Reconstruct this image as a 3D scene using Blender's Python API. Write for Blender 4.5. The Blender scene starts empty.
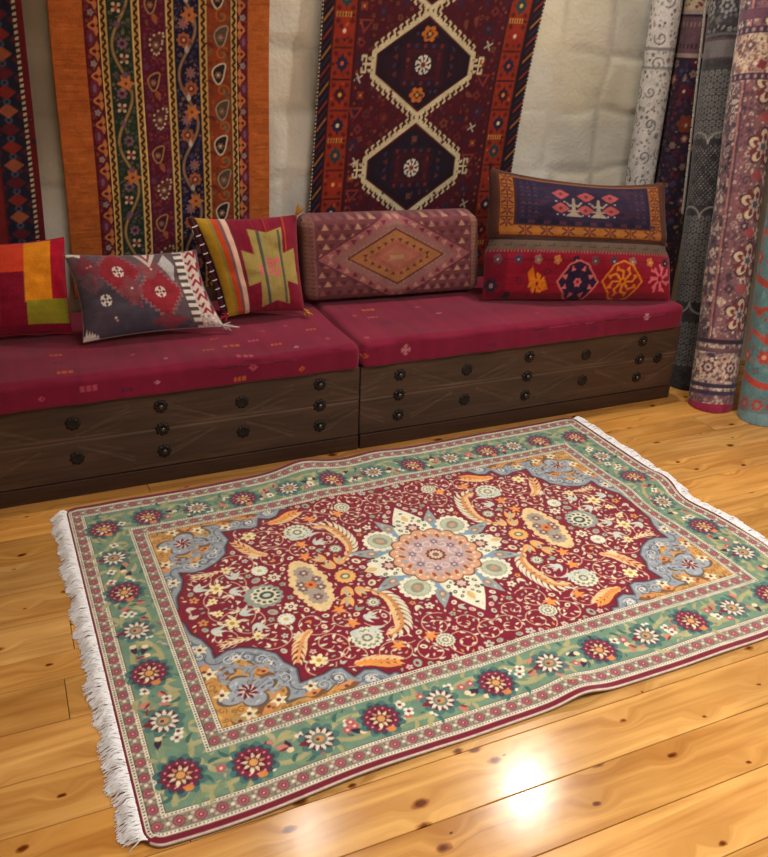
import bpy, bmesh, math, random
import numpy as np
from math import pi, sin, cos, radians
from mathutils import Vector, Matrix

rnd = random.Random(11)
nr = np.random.default_rng(5)
scene = bpy.context.scene
COL = scene.collection

# ------------------------------------------------------------------ painting
def noise2(ny, nx, cy, cx, seed=0):
    """smooth value noise with cells of cy x cx samples"""
    g = np.random.default_rng(seed).random((int(ny/cy)+3, int(nx/cx)+3))
    y = np.arange(ny)/cy; x = np.arange(nx)/cx
    yi = y.astype(int); xi = x.astype(int)
    fy = (y-yi)[:, None]; fx = (x-xi)[None, :]
    fy = fy*fy*(3-2*fy); fx = fx*fx*(3-2*fx)
    a = g[np.ix_(yi, xi)]; b = g[np.ix_(yi, xi+1)]; c = g[np.ix_(yi+1, xi)]; d = g[np.ix_(yi+1, xi+1)]
    return (a*(1-fx)+b*fx)*(1-fy)+(c*(1-fx)+d*fx)*fy

def s2l(a):
    a = np.clip(a, 0, 1)
    return np.where(a <= .04045, a/12.92, ((a+.055)/1.055)**2.4)

class Canvas:
    """a painted cloth pattern: x to the right, y up, metres, sRGB 0..255 colours"""
    def __init__(s, w, h, px, bg):
        s.w, s.h, s.px = w, h, px
        s.nx, s.ny = int(round(w/px)), int(round(h/px))
        s.a = np.empty((s.ny, s.nx, 3), np.float32); s.a[:] = bg
        s.ox = s.oy = 0.0
    def box(s, x0, x1, y0, y1):
        i0 = max(0, int((x0+s.ox)/s.px)-1); i1 = min(s.nx, int((x1+s.ox)/s.px)+2)
        j0 = max(0, int((y0+s.oy)/s.px)-1); j1 = min(s.ny, int((y1+s.oy)/s.px)+2)
        if i1 <= i0 or j1 <= j0: return None
        X = (np.arange(i0, i1)+.5)*s.px-s.ox; Y = (np.arange(j0, j1)+.5)*s.px-s.oy
        return (slice(j0, j1), slice(i0, i1)), X[None, :], Y[:, None]
    def put(s, b, m, col):
        v = s.a[b[0]]; v[m] = col
    def rect(s, x0, x1, y0, y1, col):
        b = s.box(x0, x1, y0, y1)
        if b: s.put(b, (b[1] >= x0) & (b[1] < x1) & (b[2] >= y0) & (b[2] < y1), col)
    def poly(s, pts, col):
        xs = [p[0] for p in pts]; ys = [p[1] for p in pts]
        b = s.box(min(xs), max(xs), min(ys), max(ys))
        if not b: return
        X, Y = b[1], b[2]
        m = np.zeros((Y.shape[0], X.shape[1]), bool)
        for k in range(len(pts)):
            x0, y0 = pts[k]; x1, y1 = pts[(k+1) % len(pts)]
            if y0 == y1: continue
            c = ((Y >= y0) != (Y >= y1)) & (X < x0+(Y-y0)*(x1-x0)/(y1-y0))
            m ^= c
        s.put(b, m, col)
    def ell(s, cx, cy, rx, ry, col, rot=0):
        r = max(rx, ry); b = s.box(cx-r, cx+r, cy-r, cy+r)
        if not b: return
        X = b[1]-cx; Y = b[2]-cy
        u = X*cos(rot)+Y*sin(rot); v = -X*sin(rot)+Y*cos(rot)
        s.put(b, (u/rx)**2+(v/ry)**2 <= 1, col)
    def ros(s, cx, cy, R, n, depth, col, rot=0, sx=1, sy=1):
        """lobed rosette"""
        r = R*max(sx, sy); b = s.box(cx-r, cx+r, cy-r, cy+r)
        if not b: return
        X = (b[1]-cx)/sx; Y = (b[2]-cy)/sy
        th = np.arctan2(Y, X)-rot; q = np.hypot(X, Y)
        s.put(b, q <= R*(1-depth+depth*np.abs(np.cos(n*th/2))), col)
    def line(s, pts, w, col):
        for (x0, y0), (x1, y1) in zip(pts[:-1], pts[1:]):
            b = s.box(min(x0, x1)-w, max(x0, x1)+w, min(y0, y1)-w, max(y0, y1)+w)
            if not b: continue
            dx, dy = x1-x0, y1-y0; L = dx*dx+dy*dy+1e-12
            t = np.clip(((b[1]-x0)*dx+(b[2]-y0)*dy)/L, 0, 1)
            d = np.hypot(b[1]-x0-t*dx, b[2]-y0-t*dy)
            s.put(b, d <= w/2, col)
    def leaf(s, x, y, ang, L, W, col, bend=0.0):
        n = 9; up = []; dn = []
        for i in range(n):
            t = i/(n-1); w = W/2*(math.sin(pi*t**.75))
            a = ang+bend*t; px = x+L*t*cos(a); py = y+L*t*sin(a)
            up.append((px-w*sin(a), py+w*cos(a))); dn.append((px+w*sin(a), py-w*cos(a)))
        s.poly(up+dn[::-1], col)
    def spiral(s, cx, cy, R, a0, turns, w, col, leafcol=None, sgn=1):
        pts = []
        N = int(22*turns)+4
        for i in range(N):
            t = i/(N-1); r = R*(1-.82*t); a = a0+sgn*turns*2*pi*t
            pts.append((cx+r*cos(a), cy+r*sin(a)))
        s.line(pts, w, col)
        if leafcol:
            for i in range(2, N-4, 4):
                x, y = pts[i]; dx, dy = pts[i+1][0]-x, pts[i+1][1]-y
                a = math.atan2(dy, dx)+(.9 if (i//4) % 2 else -.9)
                s.leaf(x, y, a, R*.34, R*.13, leafcol, .5)
    def free(s, x, y, r, bg, tol=14):
        b = s.box(x-r, x+r, y-r, y+r)
        if not b: return False
        v = s.a[b[0]]
        if v.shape[0] < 2*r/s.px-1 or v.shape[1] < 2*r/s.px-1: return False
        m = (b[1]-x)**2+(b[2]-y)**2 <= r*r
        return bool((np.abs(v-np.array(bg, np.float32)).max(-1)[m] < tol).all())
    def fill(s, reg, bg, sizes, draw, tries, R):
        """dart-throw motifs into whatever ground is still bare"""
        x0, x1, y0, y1 = reg
        for r, n in zip(sizes, tries):
            for _ in range(n):
                x = R.uniform(x0, x1); y = R.uniform(y0, y1)
                if s.free(x, y, r*1.12, bg): draw(s, x, y, r, R)
    def done(s, grain=.07, seed=1, band=0.0, down=2):
        a = s2l(s.a/255.0)
        ny, nx = a.shape[0]//down*down, a.shape[1]//down*down
        a = a[:ny, :nx].reshape(ny//down, down, nx//down, down, 3).mean((1, 3))
        g = np.random.default_rng(seed)
        n = 1+grain*(g.random(a.shape[:2])-.5)*2+grain*(noise2(*a.shape[:2], 7, 7, seed)-.5)*2
        if band:
            n = n*(1+band*(noise2(a.shape[0], a.shape[1], 3, 90, seed+3)-.5)*2)
        return np.clip(a*n[..., None], 0, 1).astype(np.float32)

def speck(c, reg, bg, cols, sizes, tries, seed):
    R = random.Random(seed)
    def dr(cc, x, y, r, Q):
        a = Q.uniform(0, 6.3); k = Q.random()
        if k < .4: cc.ros(x, y, r, Q.choice([4, 5, 6]), .4, Q.choice(cols), a); cc.ell(x, y, r*.3, r*.3, Q.choice(cols))
        elif k < .8: cc.leaf(x-cos(a)*r, y-sin(a)*r, a, 2*r, r, Q.choice(cols), .6)
        else: cc.spiral(x, y, r, a, 1.1, max(.004, r*.25), Q.choice(cols))
    c.fill(reg, bg, sizes, dr, tries, R)
# ------------------------------------------------------------------ materials
def mat(name, rough=.9, sheen=0.0, bump=0.0, bscale=300, spec=.3, base=None, metal=0.0, vary=0.0, coat=0.0):
    m = bpy.data.materials.new(name); m.use_nodes = True
    N = m.node_tree.nodes; Lk = m.node_tree.links; p = N['Principled BSDF']
    p.inputs['Roughness'].default_value = rough; p.inputs['Specular IOR Level'].default_value = spec
    p.inputs['Metallic'].default_value = metal; p.inputs['Sheen Weight'].default_value = sheen
    p.inputs['Sheen Roughness'].default_value = .45; p.inputs['Coat Weight'].default_value = coat
    if base is None:
        at = N.new('ShaderNodeAttribute'); at.attribute_name = 'Col'; src = at.outputs['Color']
    else:
        rg = N.new('ShaderNodeRGB'); rg.outputs[0].default_value = (*[float(v) for v in s2l(np.array(base)/255)], 1); src = rg.outputs[0]
    tc = N.new('ShaderNodeTexCoord')
    if vary:
        nz = N.new('ShaderNodeTexNoise'); nz.inputs['Scale'].default_value = 40; nz.inputs['Detail'].default_value = 4
        Lk.new(tc.outputs['Object'], nz.inputs['Vector'])
        mr = N.new('ShaderNodeMapRange'); mr.inputs['To Min'].default_value = 1-vary; mr.inputs['To Max'].default_value = 1+vary
        Lk.new(nz.outputs['Fac'], mr.inputs['Value'])
        mx = N.new('ShaderNodeVectorMath'); mx.operation = 'SCALE'
        Lk.new(src, mx.inputs[0]); Lk.new(mr.outputs[0], mx.inputs['Scale']); src = mx.outputs[0]
    Lk.new(src, p.inputs['Base Color'])
    if bump:
        nb = N.new('ShaderNodeTexNoise'); nb.inputs['Scale'].default_value = bscale; nb.inputs['Detail'].default_value = 3
        Lk.new(tc.outputs['Object'], nb.inputs['Vector'])
        bp = N.new('ShaderNodeBump'); bp.inputs['Strength'].default_value = bump; bp.inputs['Distance'].default_value = .004
        Lk.new(nb.outputs['Fac'], bp.inputs['Height']); Lk.new(bp.outputs[0], p.inputs['Normal'])
    return m

M_PILE = mat('wool_pile', .95, .40, .5, 420, .15)
M_HANG = mat('hanging_wool', .95, .15, .4, 300, .15)
M_KILIM = mat('flatweave_wool', .95, .12, .5, 260, .15)
M_COTTON = mat('burgundy_cotton', .92, .12, .35, 220, .15)
M_ROLL = mat('rolled_wool', .95, .15, .5, 240, .15)
M_FRINGE = mat('white_cotton_fringe', .9, .1, 0, base=(238, 236, 236), vary=.08)
M_PIPE = mat('dark_piping', .9, .1, .3, 200, base=(74, 30, 40), vary=.2)
M_YELLOW = mat('yellow_tassel_wool', .9, .1, .3, 200, base=(205, 150, 50), vary=.2)
M_RED = mat('red_tassel_wool', .9, .1, .3, 200, base=(165, 25, 50), vary=.2)
M_IRON = mat('dark_iron', .42, 0, .25, 120, .5, base=(46, 42, 40), metal=.75, vary=.25)
M_PLASTER = mat('plaster', .95, 0, .3, 60, .2, base=(214, 206, 190), vary=.05)
M_STONE = mat('limestone', .95, 0, .55, 55, .2)

def wood_dark(name, base=None):
    m = bpy.data.materials.new(name); m.use_nodes = True
    N = m.node_tree.nodes; L = m.node_tree.links; p = N['Principled BSDF']
    tc = N.new('ShaderNodeTexCoord'); mp = N.new('ShaderNodeMapping'); mp.inputs['Scale'].default_value = (2.2, 30, 34)
    L.new(tc.outputs['Object'], mp.inputs['Vector'])
    nz = N.new('ShaderNodeTexNoise'); nz.inputs['Scale'].default_value = 2.4; nz.inputs['Detail'].default_value = 7; nz.inputs['Distortion'].default_value = .6
    L.new(mp.outputs[0], nz.inputs['Vector'])
    mr = N.new('ShaderNodeMapRange'); mr.inputs['From Min'].default_value = .25; mr.inputs['From Max'].default_value = .75
    mr.inputs['To Min'].default_value = .7; mr.inputs['To Max'].default_value = 1.3
    L.new(nz.outputs['Fac'], mr.inputs['Value'])
    sc = N.new('ShaderNodeVectorMath'); sc.operation = 'SCALE'
    if base:
        rg = N.new('ShaderNodeRGB'); rg.outputs[0].default_value = (*[float(v) for v in s2l(np.array(base)/255)], 1); L.new(rg.outputs[0], sc.inputs[0])
    else:
        at = N.new('ShaderNodeAttribute'); at.attribute_name = 'Col'; L.new(at.outputs['Color'], sc.inputs[0])
    L.new(mr.outputs[0], sc.inputs['Scale']); L.new(sc.outputs[0], p.inputs['Base Color'])
    p.inputs['Roughness'].default_value = .5; p.inputs['Specular IOR Level'].default_value = .35
    bp = N.new('ShaderNodeBump'); bp.inputs['Strength'].default_value = .25; bp.inputs['Distance'].default_value = .003
    L.new(nz.outputs['Fac'], bp.inputs['Height']); L.new(bp.outputs[0], p.inputs['Normal'])
    return m
M_WOOD = wood_dark('dark_walnut', (66, 50, 38))
M_WOODP = wood_dark('dark_walnut_carved')
M_PLINTH = wood_dark('dark_walnut_plinth', (58, 38, 27))

def floor_mat():
    m = bpy.data.materials.new('varnished_pine'); m.use_nodes = True
    N = m.node_tree.nodes; L = m.node_tree.links; p = N['Principled BSDF']
    def nd(t, **k):
        n = N.new(t)
        for a, v in k.items(): setattr(n, a, v)
        return n
    at = nd('ShaderNodeAttribute'); at.attribute_name = 'Col'
    off = nd('ShaderNodeAttribute'); off.attribute_name = 'Off'
    tc = nd('ShaderNodeTexCoord')
    ad = nd('ShaderNodeVectorMath', operation='ADD'); L.new(tc.outputs['Object'], ad.inputs[0]); L.new(off.outputs['Color'], ad.inputs[1])
    # knots
    mk = nd('ShaderNodeMapping'); mk.inputs['Scale'].default_value = (4.4, 7.6, 0.0); L.new(ad.outputs[0], mk.inputs['Vector'])
    vo = nd('ShaderNodeTexVoronoi', voronoi_dimensions='2D'); vo.inputs['Scale'].default_value = 1.0; vo.inputs['Randomness'].default_value = 1.0
    L.new(mk.outputs[0], vo.inputs['Vector'])
    sep = nd('ShaderNodeSeparateColor'); L.new(vo.outputs['Color'], sep.inputs[0])
    rad = nd('ShaderNodeMapRange'); rad.inputs['From Min'].default_value = .15; rad.inputs['From Max'].default_value = 1.0
    rad.inputs['To Min'].default_value = .02; rad.inputs['To Max'].default_value = .115
    L.new(sep.outputs[0], rad.inputs['Value'])
    nzk = nd('ShaderNodeTexNoise'); nzk.inputs['Scale'].default_value = 38; L.new(ad.outputs[0], nzk.inputs['Vector'])
    dk = nd('ShaderNodeMath', operation='MULTIPLY_ADD'); dk.inputs[1].default_value = .10
    L.new(nzk.outputs['Fac'], dk.inputs[0]); L.new(vo.outputs['Distance'], dk.inputs[2])
    dks = nd('ShaderNodeMath', operation='SUBTRACT'); dks.inputs[1].default_value = .05; L.new(dk.outputs[0], dks.inputs[0])
    q = nd('ShaderNodeMath', operation='DIVIDE'); L.new(dks.outputs[0], q.inputs[0]); L.new(rad.outputs[0], q.inputs[1])
    kr = nd('ShaderNodeValToRGB'); e = kr.color_ramp.elements
    e[0].position = .35; e[0].color = (.22, .11, .06, 1); e[1].position = .95; e[1].color = (1, 1, 1, 1)
    e2 = kr.color_ramp.elements.new(.7); e2.color = (.66, .47, .32, 1)
    L.new(q.outputs[0], kr.inputs[0])
    # grain, bending around the knots
    push = nd('ShaderNodeMapRange'); push.inputs['From Min'].default_value = 0; push.inputs['From Max'].default_value = .3
    push.inputs['To Min'].default_value = .035; push.inputs['To Max'].default_value = 0; L.new(vo.outputs['Distance'], push.inputs['Value'])
    cmb = nd('ShaderNodeCombineXYZ'); L.new(push.outputs[0], cmb.inputs[1])
    ad2 = nd('ShaderNodeVectorMath', operation='ADD'); L.new(ad.outputs[0], ad2.inputs[0]); L.new(cmb.outputs[0], ad2.inputs[1])
    mg = nd('ShaderNodeMapping'); mg.inputs['Scale'].default_value = (1.3, 17, 1); L.new(ad2.outputs[0], mg.inputs['Vector'])
    ng = nd('ShaderNodeTexNoise'); ng.inputs['Scale'].default_value = 1.6; ng.inputs['Detail'].default_value = 6; ng.inputs['Distortion'].default_value = .8
    L.new(mg.outputs[0], ng.inputs['Vector'])
    gr = nd('ShaderNodeValToRGB'); e = gr.color_ramp.elements
    e[0].position = .30; e[0].color = (.66, .52, .38, 1); e[1].position = .68; e[1].color = (1.06, 1.05, 1.0, 1)
    L.new(ng.outputs['Fac'], gr.inputs[0])
    nl = nd('ShaderNodeTexNoise'); nl.inputs['Scale'].default_value = 2.3; nl.inputs['Detail'].default_value = 3; L.new(tc.outputs['Object'], nl.inputs['Vector'])
    lr = nd('ShaderNodeMapRange'); lr.inputs['From Min'].default_value = .3; lr.inputs['From Max'].default_value = .7
    lr.inputs['To Min'].default_value = .84; lr.inputs['To Max'].default_value = 1.1; L.new(nl.outputs['Fac'], lr.inputs['Value'])
    m1 = nd('ShaderNodeVectorMath', operation='MULTIPLY'); L.new(at.outputs['Color'], m1.inputs[0]); L.new(gr.outputs[0], m1.inputs[1])
    m2 = nd('ShaderNodeVectorMath', operation='MULTIPLY'); L.new(m1.outputs[0], m2.inputs[0]); L.new(kr.outputs[0], m2.inputs[1])
    m3 = nd('ShaderNodeVectorMath', operation='SCALE'); L.new(m2.outputs[0], m3.inputs[0]); L.new(lr.outputs[0], m3.inputs['Scale'])
    L.new(m3.outputs[0], p.inputs['Base Color'])
    rr = nd('ShaderNodeMapRange'); rr.inputs['To Min'].default_value = .13; rr.inputs['To Max'].default_value = .27
    L.new(nl.outputs['Fac'], rr.inputs['Value']); L.new(rr.outputs[0], p.inputs['Roughness'])
    p.inputs['Specular IOR Level'].default_value = .33
    p.inputs['Coat Weight'].default_value = .0; p.inputs['Coat Roughness'].default_value = .12
    wv = nd('ShaderNodeTexNoise'); wv.inputs['Scale'].default_value = 14; L.new(tc.outputs['Object'], wv.inputs['Vector'])
    bp = nd('ShaderNodeBump'); bp.inputs['Strength'].default_value = .05; bp.inputs['Distance'].default_value = .004
    L.new(wv.outputs['Fac'], bp.inputs['Height']); L.new(bp.outputs[0], p.inputs['Normal'])
    return m
M_FLOOR = floor_mat()

# ------------------------------------------------------------------ objects
def link(name, me, material=None, parent=None, smooth=True):
    o = bpy.data.objects.new(name, me); COL.objects.link(o)
    if material: me.materials.append(material)
    me.polygons.foreach_set('use_smooth', [bool(smooth)]*len(me.polygons))
    if parent: o.parent = parent
    return o
def tag(o, label=None, cat=None, group=None, kind=None):
    for k, v in (('label', label), ('category', cat), ('group', group), ('kind', kind)):
        if v: o[k] = v
    return o
def empty(name, loc, label, cat, group=None):
    o = bpy.data.objects.new(name, None); COL.objects.link(o); o.location = loc; o.empty_display_size = .05
    return tag(o, label, cat, group)
def mesh_np(name, V, F, C=None):
    """V (n,3), F (m,4) quads, C (n,3) linear colours"""
    me = bpy.data.meshes.new(name)
    V = np.ascontiguousarray(V, np.float32); F = np.ascontiguousarray(F, np.int32)
    me.vertices.add(len(V)); me.vertices.foreach_set('co', V.ravel())
    me.loops.add(F.size); me.loops.foreach_set('vertex_index', F.ravel())
    me.polygons.add(len(F)); me.polygons.foreach_set('loop_start', np.arange(0, F.size, F.shape[1], dtype=np.int32))
    if C is not None:
        at = me.color_attributes.new('Col', 'FLOAT_COLOR', 'POINT')
        c4 = np.ones((len(V), 4), np.float32); c4[:, :3] = C; at.data.foreach_set('color', c4.ravel())
    me.update(calc_edges=True); me.validate()
    return me
def quads(ny, nx, base=0, flip=False, wrap=False):
    j, i = np.mgrid[0:ny-1, 0:(nx if wrap else nx-1)]
    i2 = (i+1) % nx
    a = base+j*nx+i; b = base+j*nx+i2; c = base+(j+1)*nx+i2; d = base+(j+1)*nx+i
    q = np.stack([a, b, c, d], -1).reshape(-1, 4)
    return q[:, ::-1] if flip else q
def sheet(name, P, N, C, thick, back=None, edge=None):
    """closed slab: front grid P (ny,nx,3), back = P - N*thick, with rim"""
    ny, nx = P.shape[:2]
    Bk = P-N*thick
    V = np.concatenate([P.reshape(-1, 3), Bk.reshape(-1, 3)])
    n = ny*nx
    ring = np.concatenate([np.arange(nx), np.arange(1, ny)*nx+nx-1, (ny-1)*nx+np.arange(nx-2, -1, -1), np.arange(ny-2, 0, -1)*nx])
    r2 = np.roll(ring, -1)
    rim = np.stack([ring, ring+n, r2+n, r2], -1)
    F = np.concatenate([quads(ny, nx), quads(ny, nx, n, True), rim])
    c = C.reshape(-1, 3); cb = c if back is None else np.tile(np.array(back, np.float32), (n, 1))
    return mesh_np(name, V, F, np.concatenate([c, cb]))
def bm_link(name, bm, material, parent=None, smooth=False):
    me = bpy.data.meshes.new(name); bmesh.ops.recalc_face_normals(bm, faces=bm.faces); bm.to_mesh(me); bm.free()
    return link(name, me, material, parent, smooth)
def bm_box(bm, x0, x1, y0, y1, z0, z1, bev=0.0):
    r = bmesh.ops.create_cube(bm, size=1); vs = r['verts']
    bmesh.ops.scale(bm, vec=(x1-x0, y1-y0, z1-z0), verts=vs)
    bmesh.ops.translate(bm, vec=((x0+x1)/2, (y0+y1)/2, (z0+z1)/2), verts=vs)
    if bev:
        es = {e for v in vs for e in v.link_edges}
        bmesh.ops.bevel(bm, geom=list(es), offset=bev, segments=2, affect='EDGES', profile=.5)
def tube_np(paths, radii, sides=5):
    """many tubes in one vertex / face array"""
    VV = []; FF = []; base = 0
    for pts, rs in zip(paths, radii):
        pts = np.asarray(pts, float); n = len(pts)
        t = np.gradient(pts, axis=0); t /= np.linalg.norm(t, axis=1)[:, None]+1e-9
        ref = np.array([0, 0, 1.]) if abs(t[0][2]) < .8 else np.array([1., 0, 0])
        a = np.cross(t, ref); a /= np.linalg.norm(a, axis=1)[:, None]+1e-9; b = np.cross(t, a)
        th = np.arange(sides)*2*pi/sides
        rs = np.broadcast_to(np.asarray(rs, float), (n,))
        V = pts[:, None]+rs[:, None, None]*(np.cos(th)[None, :, None]*a[:, None]+np.sin(th)[None, :, None]*b[:, None])
        VV.append(V.reshape(-1, 3)); FF.append(quads(n, sides, base, False, True)); base += n*sides
    return np.concatenate(VV), np.concatenate(FF)

# ================================================================== SETTING
WALL_Y = 3.49; XL, XR, YF, ZC = -1.7, 3.45, -2.6, 3.0

def make_floor():
    edges = [YF, -2.3, -2.0, -1.72, -1.42, -1.15, -.85, -.57, -.3, -.02, .14, .30, .47, .635, .79, .94, 1.09, 1.24, 1.388, 1.53, 1.685, 1.833, 1.94, 2.095, 2.25, 2.405, 2.55, 2.70, 2.86, 3.02, 3.18, 3.34, WALL_Y+.06]
    V = []; F = []; C = []; O = []
    R = random.Random(4)
    for k in range(len(edges)-1):
        y0, y1 = edges[k]+.0012, edges[k+1]-.0012
        x = XL-.1-R.uniform(0, 1.5)
        while x < XR+.1:
            x2 = x+R.uniform(2.2, 3.6); a, b2 = max(x, XL-.1)+.0008, min(x2, XR+.1)-.0008
            if b2 > a+.05:
                t = R.uniform(.92, 1.06); hue = R.uniform(-.05, .06)
                col = s2l(np.array([212*t, 160*t*(1-hue*.6), 90*t*(1-hue*2.0)])/255)
                off = (R.uniform(0, 60), R.uniform(0, 60), R.uniform(0, 60))
                e = .0010; n = len(V); dz = R.uniform(-.0006, 0)
                for (zz, i) in ((-.02, 0), (dz-e, 0), (dz, e)):
                    V += [(a+i, y0+i, zz), (b2-i, y0+i, zz), (b2-i, y1-i, zz), (a+i, y1-i, zz)]
                for s in (0, 4):
                    for q in range(4):
                        F.append((n+s+q, n+s+(q+1) % 4, n+s+4+(q+1) % 4, n+s+4+q))
                F.append((n+8, n+9, n+10, n+11))
                C += [col]*12; O += [off]*12
            x = x2
    # subfloor seen in the gaps
    n = len(V); V += [(XL-.1, YF, -.018), (XR+.1, YF, -.018), (XR+.1, WALL_Y+.06, -.018), (XL-.1, WALL_Y+.06, -.018)]; F.append((n, n+1, n+2, n+3))
    C += [(.02, .012, .006)]*4; O += [(0, 0, 0)]*4
    me = mesh_np('floor', np.array(V), np.array(F), np.array(C))
    at = me.color_attributes.new('Off', 'FLOAT_COLOR', 'POINT'); c4 = np.ones((len(V), 4), np.float32); c4[:, :3] = O
    at.data.foreach_set('color', c4.ravel())
    tag(link('floor', me, M_FLOOR, smooth=False), kind='structure')
make_floor()

def make_stone_wall():
    px = .0125
    nx = int((XR-XL)/px)+1; nz = int(ZC/px)+1
    x = np.linspace(XL, XR, nx); z = np.linspace(0, ZC, nz)
    X, Z = np.meshgrid(x, z)
    wob = .05
    Xw = X+wob*(noise2(nz, nx, 14, 14, 21)-.5); Zw = Z+wob*(noise2(nz, nx, 14, 14, 22)-.5)
    R = random.Random(9)
    zs = [-.02, .14, .40, .66, .92, 1.18, 1.44, 1.71, 1.97, 2.24, 2.5, 2.76, 3.05]
    d = np.zeros_like(X); tone = np.zeros_like(X); hue = np.zeros_like(X)
    for k in range(len(zs)-1):
        cuts = [XL-.1]
        while cuts[-1] < XR+.1: cuts.append(cuts[-1]+R.uniform(.22, .42))
        if k in (4, 5, 6): cuts = [c for c in cuts if c < 2.2 or c > 3.1]+[2.385+.02*(k-5), 2.67]; cuts.sort()
        for a, b in zip(cuts[:-1], cuts[1:]):
            m = (Xw >= a) & (Xw < b) & (Zw >= zs[k]) & (Zw < zs[k+1])
            cx, cz, hx, hz = (a+b)/2, (zs[k]+zs[k+1])/2, (b-a)/2, (zs[k+1]-zs[k])/2
            q = np.minimum(hx-np.abs(Xw-cx), hz-np.abs(Zw-cz))
            f = np.clip(q/R.uniform(.03, .06), 0, 1)
            f = f*f*(3-2*f)
            h = R.uniform(.4, 1.0)
            d[m] = (f*h)[m]; tone[m] = R.uniform(-.06, .05); hue[m] = R.uniform(-.03, .03)
    fb = noise2(nz, nx, 30, 30, 3)*.5+noise2(nz, nx, 11, 11, 4)*.3+noise2(nz, nx, 4, 4, 5)*.2
    smear = np.clip((noise2(nz, nx, 26, 26, 8)-.36)*4, 0, 1)        # mortar smeared over the joints
    d2 = d*(1-.75*smear)+.5*smear
    Y = WALL_Y+.008-.007*d2-.010*(fb-.3)
    Y = np.maximum(Y, WALL_Y-.006)
    base = np.array([206, 202, 188.])
    t = 1+tone*(1-.6*smear)+.16*(fb-.5)+.05*smear-.10*(1-np.clip(d*3, 0, 1))*(1-smear)
    C = base[None, None]*t[..., None]
    C[..., 2] *= 1-hue*.5-.03*np.clip((noise2(nz, nx, 20, 20, 31)-.55)*3, 0, 1)
    C[..., 0] *= 1+.3*hue
    # bright lime patch low on the wall and a greyer strip between the hangings, fading out towards the bottom
    for (px_, pz_, sx_, sz_) in ((2.34, .93, .12, .08), (1.12, .92, .07, .16)):
        g = np.exp(-((X-px_)/sx_)**2-((Z-pz_)/sz_)**2)*.9*np.clip(noise2(nz, nx, 6, 6, 44)*1.5, 0, 1)
        C = C*(1-g[..., None])+np.array([236, 234, 226.])*g[..., None]
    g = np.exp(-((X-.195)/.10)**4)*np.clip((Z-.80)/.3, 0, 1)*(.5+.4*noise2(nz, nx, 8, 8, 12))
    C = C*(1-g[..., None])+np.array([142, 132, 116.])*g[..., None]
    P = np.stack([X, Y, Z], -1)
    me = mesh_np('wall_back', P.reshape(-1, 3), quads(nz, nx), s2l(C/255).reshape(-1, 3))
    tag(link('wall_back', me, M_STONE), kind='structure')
make_stone_wall()
def slab(name, *b):
    bm = bmesh.new(); bm_box(bm, *b); tag(bm_link(name, bm, M_PLASTER), kind='structure')
slab('wall_left', XL-.1, XL, YF, WALL_Y, 0, ZC)
slab('wall_right', XR, XR+.1, YF, WALL_Y, 0, ZC)
slab('wall_front', XL-.1, XR+.1, YF-.1, YF, 0, ZC)
slab('ceiling', XL-.1, XR+.1, YF-.1, WALL_Y+.1, ZC, ZC+.1)

# ================================================================== PERSIAN CARPET
CR = (128, 7, 42); CRM = (228, 220, 190); GOLD = (206, 150, 78); GREY = (150, 158, 166); TEAL = (110, 142, 118)
ORG = (212, 146, 84); PINKW = (222, 186, 168); DGREY = (84, 88, 98); MAR = (122, 18, 48); SAGE = (158, 172, 150)

def small_motif(c, x, y, r, R):
    k = R.random(); a = R.uniform(0, 2*pi)
    col = R.choice([CRM, CRM, (214, 200, 178), (236, 214, 176), PINKW, SAGE, (196, 196, 178), ORG])
    if r > .017:
        if k < .4:
            c.ros(x, y, r, 6, .45, CRM, a); c.ell(x, y, r*.34, r*.34, R.choice([(190, 170, 70), MAR, DGREY])); c.ell(x, y, r*.15, r*.15, CRM)
        elif k < .75:
            for s in (-.5, 0, .5): c.leaf(x-cos(a)*r*.9, y-sin(a)*r*.9, a+s, r*1.85, r*.62, col)
            c.ell(x-cos(a)*r*.25, y-sin(a)*r*.25, r*.26, r*.26, R.choice([MAR, SAGE, ORG]))
        else:
            c.ros(x, y, r, 9, .22, SAGE, a); c.ros(x, y, r*.72, 8, .3, CRM, a); c.ell(x, y, r*.36, r*.36, (112, 122, 116)); c.ell(x, y, r*.16, r*.16, CRM)
    elif r > .009:
        if k < .35:
            c.ell(x, y, r, r*.75, col, a); c.ell(x+r*.1, y, r*.42, r*.32, R.choice([CR, DGREY, (186, 120, 120)]), a)
        elif k < .7:
            c.leaf(x-cos(a)*r, y-sin(a)*r, a, 2*r, r*.95, col, .3)
            c.leaf(x-cos(a)*r, y-sin(a)*r, a+.9, 1.5*r, r*.5, col, .4)
        else: c.ros(x, y, r, 5, .5, col, a); c.ell(x, y, r*.25, r*.25, MAR)
    else:
        c.leaf(x-cos(a)*r, y-sin(a)*r, a, 2.1*r, r*.9, col, .5)

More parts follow.
